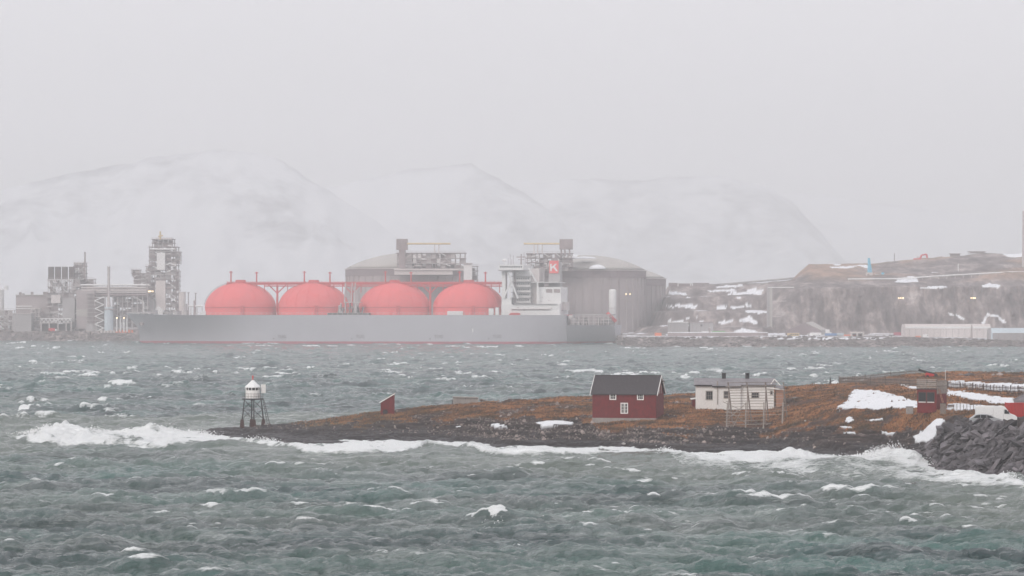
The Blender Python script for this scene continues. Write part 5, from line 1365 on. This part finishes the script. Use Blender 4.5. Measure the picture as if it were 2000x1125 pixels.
b.box(774, 796, 466.5, 488, 1994, 7, 'stair_head', 'steel'); b.box(779, 792, 488.1, 524, 1995, 5, 'stair_shaft', 'steel')
b.box(905.5, 922, 515, 547, 1990, 6, 'lift_shaft', 'far_white'); b.box(905, 923, 513.4, 514.9, 1989, 8, 'shaft_cap', 'pale_steel')
b.tube(795, 476, 880, 476, 1993, .55, 'crane_beam', 'yellow')
for x_ in (849, 857): b.tube(x_, 477, x_, 494, 1993, .35, 'beam_post', 'far_cream')
tower(ta, 922, 932, 520, 600, 2000, 6, 'steel', 1, .8, 5, 9, .3)
tb2, zt, Rr = ltank('storage_tank', 'domed concrete storage tank behind the white deckhouse, two snow streaks on its roof', 1030, 1267, 526.5, 1940)
b = FB(tb2)
tower(tb2, 1030, 1118, 495, 530, 1928, 16, 'steel', 11, .6, 33, 9, .5, False, .1)
b.box(1093, 1119, 467, 487, 1925, 7, 'stair_head', 'steel')
for x_ in (1096, 1103, 1112): b.tube(x_, 487, x_ + 1, 500, 1926, .5, 'head_post', 'steel')
b.tube(1023, 476, 1093, 476, 1925, .55, 'crane_beam', 'yellow')
for x_ in (1043, 1050, 1059): b.tube(x_, 477, x_, 496, 1925, .35, 'beam_post', 'far_cream')
b.tube(1118, 500, 1127, 503, 1926, 1.4, 'snow_patch', 'snowm')
def cap(r, x0, x1, y0, y1, D): 
    b_ = FB(r); a, c = b_.p(x0, y1, D), b_.p(x1, y0, D); o = MB().lathe([(1, 0), (.95, .35), (.6, .8), (.2, 1)], n=16).build('snow_patch', M_['snowm'], r)
    o.location = ((a.x + c.x) / 2, a.y, a.z); o.scale = ((c.x - a.x) / 2, 3.0, c.z - a.z)
cap(tb2, 1150, 1183, 517, 525, 1938); cap(tb2, 1120, 1165, 501, 505, 1948)
b.box(1208, 1210, 540, 650, 1936, .5, 'rain_pipe', 'conc_band')
for x_ in (1222, 1230): b.tube(x_, 574.6, x_ + 1.3, 574.6, 1930, .45, 'floodlight', 'lit')
b.tube(1226, 576, 1226, 560, 1931, .3, 'lamp_post', 'steel')
tc2, zt, Rr = ltank('storage_tank', 'rightmost concrete storage tank, lower and half hidden behind its neighbour', 1130, 1305, 543, 1990)
sl = thing('silo', 'tall white round topped cylinder standing before the right hand storage tank', 'silo', P(1196.5, 640, 1915))
rr_ = 7.2 * M(1915); h2 = Z(565, 1915) - Z(640, 1915)
MB().lathe([(rr_, -6), (rr_, h2 - 1.2), (rr_ * .9, h2 - .4), (rr_ * .5, h2)], n=20).build('shell', M_['far_white'], sl, smooth=True)
MB().lathe([(rr_ + .12, h2 * .5), (rr_ + .12, h2 * .5 + .4)], n=20).build('band', M_['pale_steel'], sl)

# ------------------------------------------------------------------ process plant on the left
def plant(name, label, cat, px, D): return thing(name, label, cat, (X(px, D), D, 6.5))
r = plant('cold_box_tower', 'tallest plant tower with white panel and yellow crane on top', 'process tower', 318, 2090)
tower(r, 292, 344, 482, 618, 2085, 16, 'steel', 5, .9, 1, 9, .5); tower(r, 298, 337, 467, 482, 2087, 12, 'steel', 4, .9, 2, 7, .4)
tower(r, 286, 294, 520, 618, 2083, 8, 'steel', 1, .8, 3, 8, .3); tower(r, 343, 351, 492, 516, 2086, 8, 'steel', 1, .9, 4, 7, .6); tower(r, 343, 349, 530, 615, 2086, 8, 'steel', 1, .9, 6, 9, .5)
b = FB(r); b.box(306, 322, 493.5, 527, 2082, 3, 'white_panel', 'far_white'); b.box(304, 323, 548, 606, 2082.5, 2, 'pale_panel', 'far_cream')
b.tube(296, 486.5, 342, 486.5, 2083, .5, 'pipe', 'far_white'); b.tube(313, 468, 313, 452, 2083, .6, 'crane_mast', 'yellow'); b.tube(309, 462, 318, 460, 2083, .5, 'crane_jib', 'yellow')
b.box(303, 335, 465, 467.5, 2083, 9, 'top_platform', 'far_cream'); b.box(288, 302, 586, 615, 2081, 3, 'cladding_panel', 'far_grey')
for x_ in (290, 294, 298, 352 - 60): b.tube(x_, 569, x_ + 1.2, 569, 2078, .45, 'floodlight', 'lit')
b.poly = None
MB().poly([b.p(300, 614, 2079), b.p(318, 614, 2079), b.p(318, 604, 2079), b.p(308, 596, 2079), b.p(300, 614, 2080), b.p(318, 614, 2080), b.p(318, 604, 2080), b.p(308, 596, 2080)], [(0, 1, 2, 3), (4, 7, 6, 5), (0, 4, 5, 1), (1, 5, 6, 2), (2, 6, 7, 3), (3, 7, 4, 0)]).build('white_hood', M_['far_white'], r)
r = plant('module', 'ragged steel module against the left side of the tallest tower', 'process module', 270, 2095)
tower(r, 262, 288, 534, 562, 2090, 10, 'steel', 4, 1, 11, 7, .5); tower(r, 258, 272, 527, 540, 2092, 8, 'steel', 2, 1, 12, 6, .6)
r = plant('module', 'dark process module with pale slanting pipe just left of the tallest tower', 'process module', 255, 2085)
tower(r, 222, 290, 580, 640, 2080, 14, 'steel', 6, .9, 13, 10, .7); b = FB(r)
b.tube(257, 578, 280, 590, 2076, .7, 'sloping_pipe', 'far_white'); b.tube(280, 590, 280, 610, 2076, .7, 'drop_pipe', 'far_white')
r = plant('pipe_rack', 'long raised pipe rack running between the stacks and the tallest tower', 'pipe rack', 225, 2075)
b = FB(r); b.box(160, 290, 560, 580, 2078, 6, 'module_wall', 'steel')
for k in range(14): b.box(160 + k * 9.8, 161.2 + k * 9.8, 556, 640, 2072, 1, 'column', 'pale_steel')
for y_, m_n in ((556.5, 'far_white'), (562, 'pale_steel'), (567, 'far_cream'), (571, 'pale_steel'), (576, 'steel')): b.tube(158, y_, 286, y_, 2071, .55, 'pipe', m_n)
r = plant('turbine_hall', 'process building with four dark exhaust stacks side by side', 'power plant', 125, 2080)
b = FB(r)
for x_ in (94, 107.3, 120.8, 134.6):
    b.box(x_, x_ + 10.2, 521, 545, 2074, 4, 'exhaust_stack', 'stackb')
tower(r, 94, 155, 546, 572, 2073, 10, 'pale_steel', 8, .9, 14, 12, .1, True, .9)
tower(r, 92, 165, 572, 650, 2074, 14, 'steel', 7, .9, 15, 10, .75)
b.box(100, 118, 576, 592, 2071, 3, 'cladding_panel', 'far_cream'); b.box(122, 146, 582, 640, 2070.5, 3, 'cladding_panel', 'far_grey')
r = plant('canopy', 'low open canopy with white roof truss in front of the stacks', 'canopy', 108, 2060)
b = FB(r); b.box(78, 140, 621.5, 623, 2060, 8, 'top_chord', 'far_white'); b.box(78, 140, 629.5, 631, 2060, 8, 'bottom_chord', 'pale_steel')
for k in range(16): b.tube(78 + k * 3.9, 623 if k % 2 else 630, 81.9 + k * 3.9, 630 if k % 2 else 623, 2060, .22, 'truss_bar', 'far_white', n=5)
for x_ in (79, 95, 112, 128, 138): b.box(x_, x_ + 2, 631, 649, 2060, 1, 'leg', 'pale_steel')
b.box(80, 136, 633, 648, 2066, 2, 'back_wall', 'dark_steel')
r = plant('lattice_tower', 'rusty lattice tower with a thin mast right of the four stacks', 'process tower', 155, 2085)
tower(r, 145, 165, 513, 575, 2082, 10, 'conc_band', 3, 1, 16, 7, .75); tower(r, 160, 182, 545, 575, 2083, 10, 'steel', 3, .9, 17, 8, .5); FB(r).tube(166, 545, 166, 492, 2081, .5, 'mast', 'steel')
r = plant('process_building', 'pale brown plant building right below the lattice tower', 'building', 166, 2066)
b = FB(r); b.box(149, 184, 567, 642, 2066, 12, 'wall', 'far_conc'); b.box(149, 172, 604, 618, 2065.6, .5, 'wall_band', 'dome_roof'); b.box(168, 190, 632, 652, 2060, 5, 'annex', 'far_grey')
for k in range(9): b.box(168, 186, 572 + k * 7.6, 573 + k * 7.6, 2063.5, 2, 'gallery', 'pale_steel')
r = plant('stair_tower', 'zigzag stair tower with pale flights beside the thin chimney', 'stair tower', 194, 2060)
b = FB(r); 
for x_ in (183, 205): b.box(x_, x_ + 1.2, 577, 648, 2060, 1, 'column', 'steel')
for k in range(9):
    b.tube(185 if k % 2 else 203, 580 + k * 7.6, 203 if k % 2 else 185, 587.6 + k * 7.6, 2058.5, .35, 'stair_flight', 'far_white', n=5); b.box(183, 205, 580 + k * 7.6, 580.9 + k * 7.6, 2060, 5, 'landing', 'pale_steel')
b.box(185, 204, 582, 646, 2064, 1, 'back_panel', 'steel')
r = plant('chimney', 'thin framed chimney rising from a pale blue vessel', 'chimney', 212, 2058)
b = FB(r); b.tube(212.5, 648, 212.5, 600, 2058, 2.9, 'vessel', 'pblue', n=16); b.tube(212.5, 600, 212.5, 578, 2058, 1.3, 'cone', 'pale_steel', n=12, r1=.8); b.tube(212.5, 600, 212.5, 521, 2058, .65, 'flue', 'pale_steel')
for dx_ in (-2.2, 2.2): b.tube(212.5 + dx_, 578, 212.5 + dx_, 519, 2058, .14, 'guide_post', 'steel', n=5)
for k in range(8): b.box(210, 215, 522 + k * 7.5, 522.6 + k * 7.5, 2057.5, 1, 'guide_ring', 'steel')
b.box(202, 224, 603, 604.5, 2055, 6, 'gallery', 'steel')
for k, x_ in enumerate((228, 235, 242, 248)):
    r = thing('mooring_post', 'pale jetty light post ' + ['leftmost in the row before the bow', 'second in the row before the bow', 'third in the row before the bow', 'closest to the bow of the tanker'][k], 'post', P(x_, 640, 2000), group='jetty posts by the bow')
    b = FB(r); b.tube(x_, 648, x_, 622, 2000, .4, 'post', 'far_white'); b.tube(x_ - 1, 621, x_ + 1, 621, 2000, .35, 'lamp', 'lit' if k in (0, 2) else 'pale_steel')
r = plant('tank', 'white cylindrical tank cut by the left edge', 'tank', 2, 2090); rr_ = 12 * M(2090)
MB().lathe([(rr_, 0), (rr_, Z(566, 2090) - 6.5), (rr_ * .6, Z(562, 2090) - 6.5), (.5, Z(560, 2090) - 6.5)], -2, 0, 28).build('shell', M_['far_white'], r)
FB(r).tube(12, 566, 12, 558, 2085, 1.5, 'vent_ball', 'far_white', n=10)
r = plant('service_building', 'pale grey block with white stripes left of the stacks', 'building', 62, 2085)
b = FB(r); b.box(31, 96, 577, 642, 2085, 14, 'wall', 'far_conc'); b.box(31, 62, 597, 599, 2084.5, .6, 'stripe', 'far_white'); b.box(31, 62, 602, 603.5, 2084.5, .6, 'stripe', 'far_white'); b.box(30, 97, 575.5, 577, 2084, 16, 'roof', 'dome_roof')
for x_ in (37, 43, 60, 84, 88): b.box(x_, x_ + 4, 570 + x_ % 4, 575.4, 2088, 3, 'roof_vent', 'steel')
tower(r, 61, 76, 602, 642, 2070, 8, 'far_cream', 2, .9, 18, 8, .1)
r = plant('store_building', 'plain pale grey box building in front of the service block', 'building', 45, 2060)
b = FB(r); b.box(25, 61, 613, 650, 2060, 12, 'wall', 'far_grey'); b.box(24.5, 61.5, 611.6, 613, 2059.5, 13, 'roof', 'pale_steel')
r = plant('module', 'low tangled module below the white tank at the left edge', 'process module', 8, 2066); tower(r, -25, 24, 606, 645, 2066, 10, 'pale_steel', 6, 1, 19, 10, .35)
r = plant('module', 'far left process module running out of the picture', 'process module', -40, 2085); tower(r, -60, -12, 585, 645, 2085, 10, 'steel', 5, 1, 20, 9, .5)
r = plant('absorber_column', 'white round column just right of the tallest tower', 'column', 356, 2070)
b = FB(r); b.tube(356, 620, 356, 572, 2070, 2.2, 'shell', 'far_cream', n=14); b.box(350, 362, 570, 572, 2068, 5, 'platform', 'pale_steel'); b.box(345, 366, 606, 616, 2072, 5, 'base', 'conc_band')
for k, (x_, y_) in enumerate(((368, 571), (382, 572))):
    r = plant('lamp_mast', ['thin mast with crossarm left of the first red dome, the nearer to the tower', 'thin mast nearest the first red dome'][k], 'mast', x_, 2050)
    b = FB(r); b.tube(x_, 625, x_, y_, 2050, .35, 'pole', 'steel'); b.box(x_ - 2.4, x_ + 2.4, y_, y_ + 1.3, 2050, .5, 'crossarm', 'steel')
r = plant('pipe_bridge', 'low pale pipe bridge behind the bow deck', 'pipe bridge', 380, 2045); b = FB(r); b.tube(368, 598, 396, 598, 2045, .6, 'pipe', 'far_white')
for x_ in (372, 384, 394): b.box(x_, x_ + 1.5, 598, 622, 2045, 1, 'leg', 'pale_steel')
r = plant('jetty_barrier', 'row of orange barriers on the jetty beside the bow', 'barrier', 240, 2022); b = FB(r)
for k in range(11): b.box(196 + k * 6, 200 + k * 6, 644 + (k % 3), 650, 2022, 1, 'barrier_block', 'orange' if k > 4 else 'far_cream')
r = plant('red_truck', 'small red truck below the white canopy', 'truck', 100, 2052); b = FB(r); b.box(95, 107, 641, 647, 2052, 2.5, 'body', 'deck_red'); b.box(107.1, 110, 642.5, 647, 2052, 2.5, 'cab', 'far_white')
for x_ in (97, 104, 108): b.tube(x_, 647, x_, 647.2, 2051.8, .5, 'wheel', 'dark_steel', D1=2052.3)

# ------------------------------------------------------------------ right shore
def land(name, label, cat, px, py, D, group=None): return thing(name, label, cat, P(px, py, D), 0, group)
r = land('hangar', 'long white hangar with rounded roof edge below the cliff', 'hangar', 1768, 662, 1780)
b = FB(r); a, c = b.p(1768, 663.5, 1780), b.p(1935, 633, 1780); h2 = c.z - a.z
MB().prismx([(0, a.z - 2), (18, a.z - 2), (18, a.z + h2 * .72), (15, c.z), (2.2, c.z), (0, a.z + h2 * .72)], a.x, c.x).build('wall', M_['far_cream'], r)
b.box(1768.5, 1934.5, 638, 641.5, 1779.8, .3, 'eaves_band', 'far_white'); 
for x_ in range(1776, 1930, 12): b.box(x_, x_ + .8, 642, 662, 1779.8, .15, 'cladding_rib', 'dome_roof')
b.box(1912, 1914, 643, 645, 1779.7, .3, 'vent', 'steel'); b.box(1766, 1936, 660.5, 662, 1776, 1, 'plinth', 'snowm')
r = land('hangar', 'pale blue edged hangar cut by the right edge, lower than its neighbour', 'hangar', 1937, 667, 1752)
b = FB(r); a, c = b.p(1937, 668, 1752), b.p(2080, 641, 1752); h2 = c.z - a.z
MB().prismx([(0, a.z - 2), (18, a.z - 2), (18, a.z + h2 * .66), (14, c.z), (2.5, c.z), (0, a.z + h2 * .66)], a.x, c.x).build('wall', M_['far_grey'], r)
MB().prismx([(-.1, a.z + h2 * .66), (2.3, c.z + .1), (2.6, c.z + .1), (.3, a.z + h2 * .66)], a.x, c.x).build('roof_slope', M_['pblue'], r); b.box(1936, 1939, 650, 668, 1751.6, .5, 'corner_panel', 'pblue')
for x_ in range(1950, 2070, 12): b.box(x_, x_ + .8, 652, 667, 1751.7, .15, 'cladding_rib', 'steel')
for k, (x0, x1, lb) in enumerate(((1306, 1344, 'left of two grey screen clad sheds right of the storage tanks'), (1348, 1393, 'right of two grey screen clad sheds with a small round vent'))):
    r = land('shed', lb, 'shed', x0, 652, 1840); b = FB(r); b.box(x0, x1, 630, 656, 1840, 10, 'wall', 'far_grey'); b.box(x0 - .5, x1 + .5, 628.8, 630, 1839.5, 11, 'roof_edge', 'far_white' if k == 0 else 'steel')
    for j in range(5): b.box(x0 + 4 + j * (x1 - x0 - 6) / 5, x0 + 4.6 + j * (x1 - x0 - 6) / 5, 631, 654, 1839.8, .15, 'panel_joint', 'steel')
    if k: b.tube(1370, 635.5, 1370.1, 635.5, 1839.6, .6, 'vent', 'dark_steel', D1=1840.2)
r = land('gabled_hall', 'dark grey gabled hall under the cliff with a lighter roof slope', 'hall', 1535, 655, 1840)
b = FB(r); a, c = b.p(1535, 657, 1840), b.p(1607, 630, 1840); hw = c.z - a.z
MB().prism([(a.x, a.z), (a.x + 20, a.z), (a.x + 20, a.z + hw * .5), (a.x + 11.5, c.z), (a.x, a.z + hw * .42)], a.y, a.y + 3).build('gable_wall', M_['conc_band'], r)
MB().poly([(a.x + 11.5, a.y - .2, c.z), (a.x + 20.6, a.y - .2, a.z + hw * .46), (a.x + 26.5, a.y + 22, a.z + hw * .46), (a.x + 17.5, a.y + 22, c.z + .6), (a.x + 11.5, a.y - .2, c.z - .4), (a.x + 20.6, a.y - .2, a.z + hw * .46 - .4), (a.x + 26.5, a.y + 22, a.z + hw * .46 - .4), (a.x + 17.5, a.y + 22, c.z + .2)], [(0, 1, 2, 3), (7, 6, 5, 4), (0, 4, 5, 1), (1, 5, 6, 2), (2, 6, 7, 3), (3, 7, 4, 0)]).build('roof', M_['dome_roof'], r)
b.box(1603, 1618, 644, 657, 1842, 8, 'side_wall', 'far_grey')
r = land('shaft_tower', 'pale slender lift shaft standing against the cliff', 'tower', 1503, 655, 1880)
b = FB(r); b.box(1498.5, 1503, 562, 658, 1875, 4, 'shaft', 'far_grey'); b.box(1503.3, 1508.5, 562, 658, 1875.4, 4, 'shaft', 'dome_roof'); b.box(1500, 1551, 560.3, 562, 1875, 3, 'top_beam', 'far_white')
for y_, x1 in ((587.5, 1536), (617.5, 1527)): b.box(1508.6, x1, y_, y_ + .8, 1876, 1, 'tie_beam', 'far_cream')
r = land('gantry', 'dark screened gantry between white posts on top of the snowy terraces', 'gantry', 1338, 566, 2060)
b = FB(r)
for x_ in (1323.5, 1348, 1351.5): b.box(x_, x_ + 1.6, 552, 567, 2060, 1, 'post', 'far_white')
for x0, x1, y0, y1 in ((1306, 1323, 552.5, 559), (1326, 1347, 554, 566), (1353.5, 1385, 552.5, 559)): b.box(x0, x1, y0, y1, 2061, 2, 'screen', 'conc_band')
r = land('conveyor', 'long thin conveyor bridge climbing to the headland', 'conveyor', 1353, 560, 2062); b = FB(r)
b.tube(1353, 560, 1562, 542.5, 2062, .55, 'boom', 'far_grey'); b.tube(1385, 558.5, 1562, 541.2, 2062, .28, 'rail', 'steel')
for x_ in (1398, 1440, 1475, 1510, 1545): b.box(x_, x_ + .8, 558 - (x_ - 1385) * .09, 568, 2062, .6, 'leg', 'pale_steel')
r = land('tall_mast', 'tall thin mast at the right edge on the headland', 'mast', 1998, 533, 1990); b = FB(r); b.tube(1998.5, 535, 1998.5, 412, 1990, .85, 'pole', 'pale_steel', r1=.6); b.box(1990, 2006, 524, 532, 1989, 3, 'base', 'far_cream')
r = land('drilling_rig', 'tapered light blue drilling rig on a white base on the headland', 'rig', 1697, 544, 1980); b = FB(r)
b.tube(1699.5, 535, 1697, 504, 1980, 1.5, 'mast', 'lblue', r1=.7, n=4); b.box(1692, 1704.5, 532, 543.5, 1978.5, 3, 'cabin', 'far_cream'); b.box(1694, 1698, 535, 538, 1978.4, .3, 'window', 'steel'); b.box(1695, 1702, 524, 533, 1979, 2.5, 'feed_frame', 'lblue')
r = land('light_truck', 'small pale blue truck right of the blue drilling rig', 'truck', 1720, 542, 1980); b = FB(r); b.box(1710, 1722, 536, 541, 1980, 2.4, 'bed', 'pblue'); b.box(1722.3, 1727, 532, 541, 1980, 2.4, 'cab', 'lblue')
for x_ in (1713, 1724): b.tube(x_, 541.5, x_, 541.6, 1979.8, .5, 'wheel', 'dark_steel', D1=1980.3)
r = land('excavator', 'faded red excavator with raised arm on the headland skyline', 'excavator', 1800, 513, 2075); b = FB(r)
b.box(1785, 1796, 504.5, 509.5, 2075, 3, 'body', 'deck_red'); b.box(1784, 1798, 510, 512.5, 2074.5, 4, 'track', 'dark_steel'); b.box(1791, 1796, 501, 504.4, 2075, 2, 'cab', 'far_cream')
b.tube(1796, 508, 1800, 498.5, 2074, .6, 'boom', 'deck_red'); b.tube(1800, 498.5, 1809.5, 496.5, 2074, .5, 'stick', 'deck_red'); b.tube(1809.5, 496.5, 1811, 504, 2074, .6, 'bucket', 'deck_red')
r = land('shed', 'small grey shed on the headland skyline', 'shed', 1857, 502, 2078); b = FB(r); b.box(1857, 1875, 496.5, 503, 2078, 4, 'wall', 'far_grey'); b.box(1855, 1876, 495, 496.5, 2077, 5, 'roof', 'steel')
r = land('shelter', 'long low open shelter on the headland skyline near the right edge', 'shelter', 1892, 494, 2078); b = FB(r); b.box(1891, 1925, 490.8, 492, 2078, 4, 'roof', 'steel'); b.box(1895, 1923, 492.1, 495, 2079, 2, 'wall', 'pale_steel')
for x_ in (1892, 1908, 1924): b.box(x_, x_ + .8, 492, 496, 2078, .4, 'post', 'steel')
for k, (x_, y0, y1, D1) in enumerate(((1747, 495, 514, 2075), (1871.5, 515, 543, 1985))):
    r = land('pole', ['thin pole on the skyline left of the red excavator', 'thin white pole above the headland road'][k], 'pole', x_, y1, D1); b = FB(r); b.tube(x_, y1 + 2, x_, y0, D1, .25, 'shaft', 'steel' if k == 0 else 'far_white'); b.box(x_ - 1, x_ + 1, y0, y0 + .8, D1, .3, 'head', 'steel')
r = land('road_barrier', 'long white road barrier climbing across the headland', 'barrier', 1656, 547, 1945)
for (x0, y0, x1, y1, D0_, D1_) in ((1656, 545, 1755, 544.5, 1945, 1945), (1755, 544.5, 1850, 538, 1945, 1948), (1850, 538, 1970, 531.5, 1948, 1955), (1970, 531.5, 2080, 531, 1955, 1955)):
    FB(r).tube(x0, y0, x1, y1, D0_, .45, 'barrier_beam', 'far_white', D1=D1_)
for k in range(21): FB(r).box(1657 + k * 16, 1658 + k * 16, (545 if k < 6 else 545 - (k - 6) * .95), 549 if k < 6 else 550 - (k - 6) * .9, 1946, .4, 'post', 'far_cream')
for k, (xs_, lb) in enumerate((((1754.5, 1758.5, 1763), 'row of three amber lights on the cliff face above the hangar'), ((1896, 1900, 1903.5), 'row of three pale lights high on the cliff face at right'))):
    r = land('light_row', lb, 'lights', xs_[0], 581.8, 1892); b = FB(r)
    b.box(xs_[0] - 2, xs_[2] + 3, 581, 581.5, 1891, .4, 'bracket', 'steel')
    for x_ in xs_: b.tube(x_, 582.2, x_ + 1.6, 582.2, 1890, .38, 'lamp', 'lit')
r = land('tunnel_portal', 'white framed tunnel mouth at the right edge above the cliff', 'portal', 1990, 565, 1925); b = FB(r); b.box(1988, 2010, 555, 557.5, 1920, 4, 'lintel', 'far_white'); b.box(1988, 1991, 557.5, 565, 1920, 4, 'jamb', 'far_white'); b.box(1991.2, 2010, 557.6, 565, 1922, 2, 'mouth_shade', 'dark_steel')  # dark block inside the frame paints the tunnel's unlit interior
small = [('container', 'orange container at the foot of the right hand storage tank', 'container', 1279, 1292, 650, 656.5, 1815, 'orange'),
    ('container', 'long green container right of the grey sheds', 'container', 1391, 1416, 646.5, 651, 1800, 'green'),
    ('trailer', 'white trailer left of the green container', 'trailer', 1371, 1390, 646.8, 652, 1800, 'far_white'),
    ('barrack', 'tan site barrack with dark windows before the gabled hall', 'barrack', 1538, 1561, 650.5, 657, 1800, 'yellow'),
    ('container', 'blue flat container right of the white truck', 'container', 1612, 1634, 651, 655.5, 1795, 'blue'),
    ('container', 'pale blue container between the blue and the orange ones', 'container', 1635, 1648, 650.5, 655, 1796, 'pblue'),
    ('container', 'orange brown container under the cliff left of the cream portal', 'container', 1649, 1672, 653.5, 660.5, 1788, 'orange'),
    ('sign_board', 'white square board beside the gabled hall', 'board', 1613, 1620.5, 643.5, 650.5, 1810, 'far_white'),
    ('skip', 'red skip in front of the long white hangar', 'skip', 1789, 1798, 656, 663, 1770, 'orange'),
    ('box_van', 'white box van in front of the long white hangar', 'van', 1803, 1813, 653, 663, 1768, 'far_white'),
    ('container', 'dull red container behind the kiosk left of the long hangar', 'container', 1746, 1760, 649, 655, 1800, 'boot')]
for nm, lb, ct_, x0, x1, y0, y1, D1, mt in small:
    r = land(nm, lb, ct_, x0, y1, D1); b = FB(r)
    b.box(x0, x1, y0, y1, D1, 2.5, 'body', mt)
    if ct_ in ('container', 'skip'):
        for j in range(5): b.box(x0 + (x1 - x0) * (j + .5) / 5, x0 + (x1 - x0) * (j + .5) / 5 + .5, y0 + .5, y1 - .5, D1 - .08, .07, 'rib', mt)
        for xx in (x0, x1 - .5): b.box(xx, xx + .5, y0 - .2, y1 + .2, D1 - .1, .09, 'corner_post', mt)
    elif ct_ in ('trailer', 'van'):
        for f_ in (.2, .75): b.tube(x0 + (x1 - x0) * f_, y1, x0 + (x1 - x0) * f_, y1 + .1, D1 - .1, .5, 'wheel', 'dark_steel', D1=D1 + .3)
        b.box(x1 - 2.5, x1 - .5, y0 + 1.5, y0 + 3, D1 - .05, .04, 'window', 'navy')
    elif ct_ == 'barrack':
        for j in range(4): b.box(x0 + 6 + j * 4.2, x0 + 8.4 + j * 4.2, y0 + 1.5, y0 + 3.8, D1 - .06, .05, 'window', 'navy')
        b.box(x0 - .3, x1 + .3, y0 - .5, y0, D1 - .2, 3, 'roof', 'far_cream')
    else: b.box(x0 + .4, x0 + 1.2, y1, y1 + 6, D1 + .2, .3, 'leg', 'steel'); b.box(x1 - 1.2, x1 - .4, y1, y1 + 6, D1 + .2, .3, 'leg', 'steel')
r = land('white_truck', 'white tank truck between the barrack and the blue container', 'truck', 1578, 656.5, 1800); b = FB(r)
b.box(1583, 1604, 649.5, 655.2, 1800, 2.5, 'tank', 'far_white'); b.box(1578, 1582.6, 651.5, 656, 1800, 2.4, 'cab', 'far_white'); b.box(1578.6, 1581, 652.3, 653.6, 1799.9, .08, 'window', 'navy')
for x_ in (1580, 1590, 1600): b.tube(x_, 656.2, x_, 656.3, 1799.8, .5, 'wheel', 'dark_steel', D1=1800.4)
r = land('portal_shed', 'cream open fronted shed with two dark bays', 'shed', 1662, 660, 1785); b = FB(r)
b.box(1662, 1688, 648, 651, 1785, 5, 'roof', 'far_cream')
for x_ in (1662, 1673, 1685): b.box(x_, x_ + 3, 651.1, 658.5, 1785, 5, 'pier', 'far_cream')
b.box(1665, 1685, 651.2, 658.5, 1788, 1, 'back_wall', 'steel')
r = land('kiosk', 'tiny white kiosk with dark roof on the far shore edge', 'kiosk', 1739, 662, 1760); b = FB(r)
b.box(1738, 1747, 655.5, 661.5, 1760, 2, 'wall', 'far_white'); b.box(1737, 1748, 654, 655.4, 1759.6, 3, 'roof', 'dark_steel'); b.box(1740, 1742, 657, 661, 1759.8, .2, 'door', 'dark_steel')
r = land('quay_wall', 'low white snow topped quay wall right of the storage tanks', 'wall', 1305, 652, 1790); b = FB(r); b.box(1304, 1500, 648.6, 650, 1792, 1.5, 'coping', 'snowm'); b.box(1304, 1500, 650.02, 657, 1792, 1.2, 'wall', 'steel')
for k, (x_, y0, y1) in enumerate(((1898, 634, 664), (1386, 640, 656))):
    r = land('lamp_post', ['dark lattice lamp post in front of the long white hangar', 'dark lamp post left of the green container'][k], 'lamp post', x_, y1, 1765); b = FB(r)
    for dx_ in (-1.2, 1.2): b.tube(x_ + dx_, y1 + 2, x_ + dx_ * .6, y0, 1765, .16, 'leg', 'steel', n=5)
    for j in range(7): b.tube(x_ - 1.1, y1 - j * (y1 - y0) / 7, x_ + 1.1, y1 - (j + 1) * (y1 - y0) / 7, 1765, .1, 'brace', 'steel', n=4)
    b.box(x_ - 1.6, x_ + 1.6, y0 - .8, y0 + .4, 1764.6, .8, 'lamp_head', 'far_cream')

# loose rock on the far waterline
rgn = np.random.RandomState(12); fv = [mesh_arrays(stone_mesh('shore_stone', M_['far_conc'], 500 + k)) for k in range(5)]
VV = []; FF = []; nb_ = 0
FSM = stonemat('shore_stone', (0.10, 0.08, 0.08), (0.45, 0.38, 0.36))
for k in range(3400):
    px_ = rgn.uniform(-60, 2060)
    if 262 < px_ < 1200: continue
    Dk, Zk = FL.at(px_); f_ = rgn.rand(); i = 1
    D1 = Dk[1] * (1 - f_) + Dk[2] * f_; z = Zk[1] * (1 - f_) + Zk[2] * f_
    s = rgn.uniform(.8, 2.6); v, f = fv[k % 5]
    VV.append(v * [s * 1.4, s, s * .8] + [X(px_, D1), D1, z]); FF.append(f + nb_); nb_ += len(v)
tag(tri_soup('shore_rubble', np.concatenate(VV), np.concatenate(FF), FSM), 'grey rubble lining the far waterline', kind='stuff')
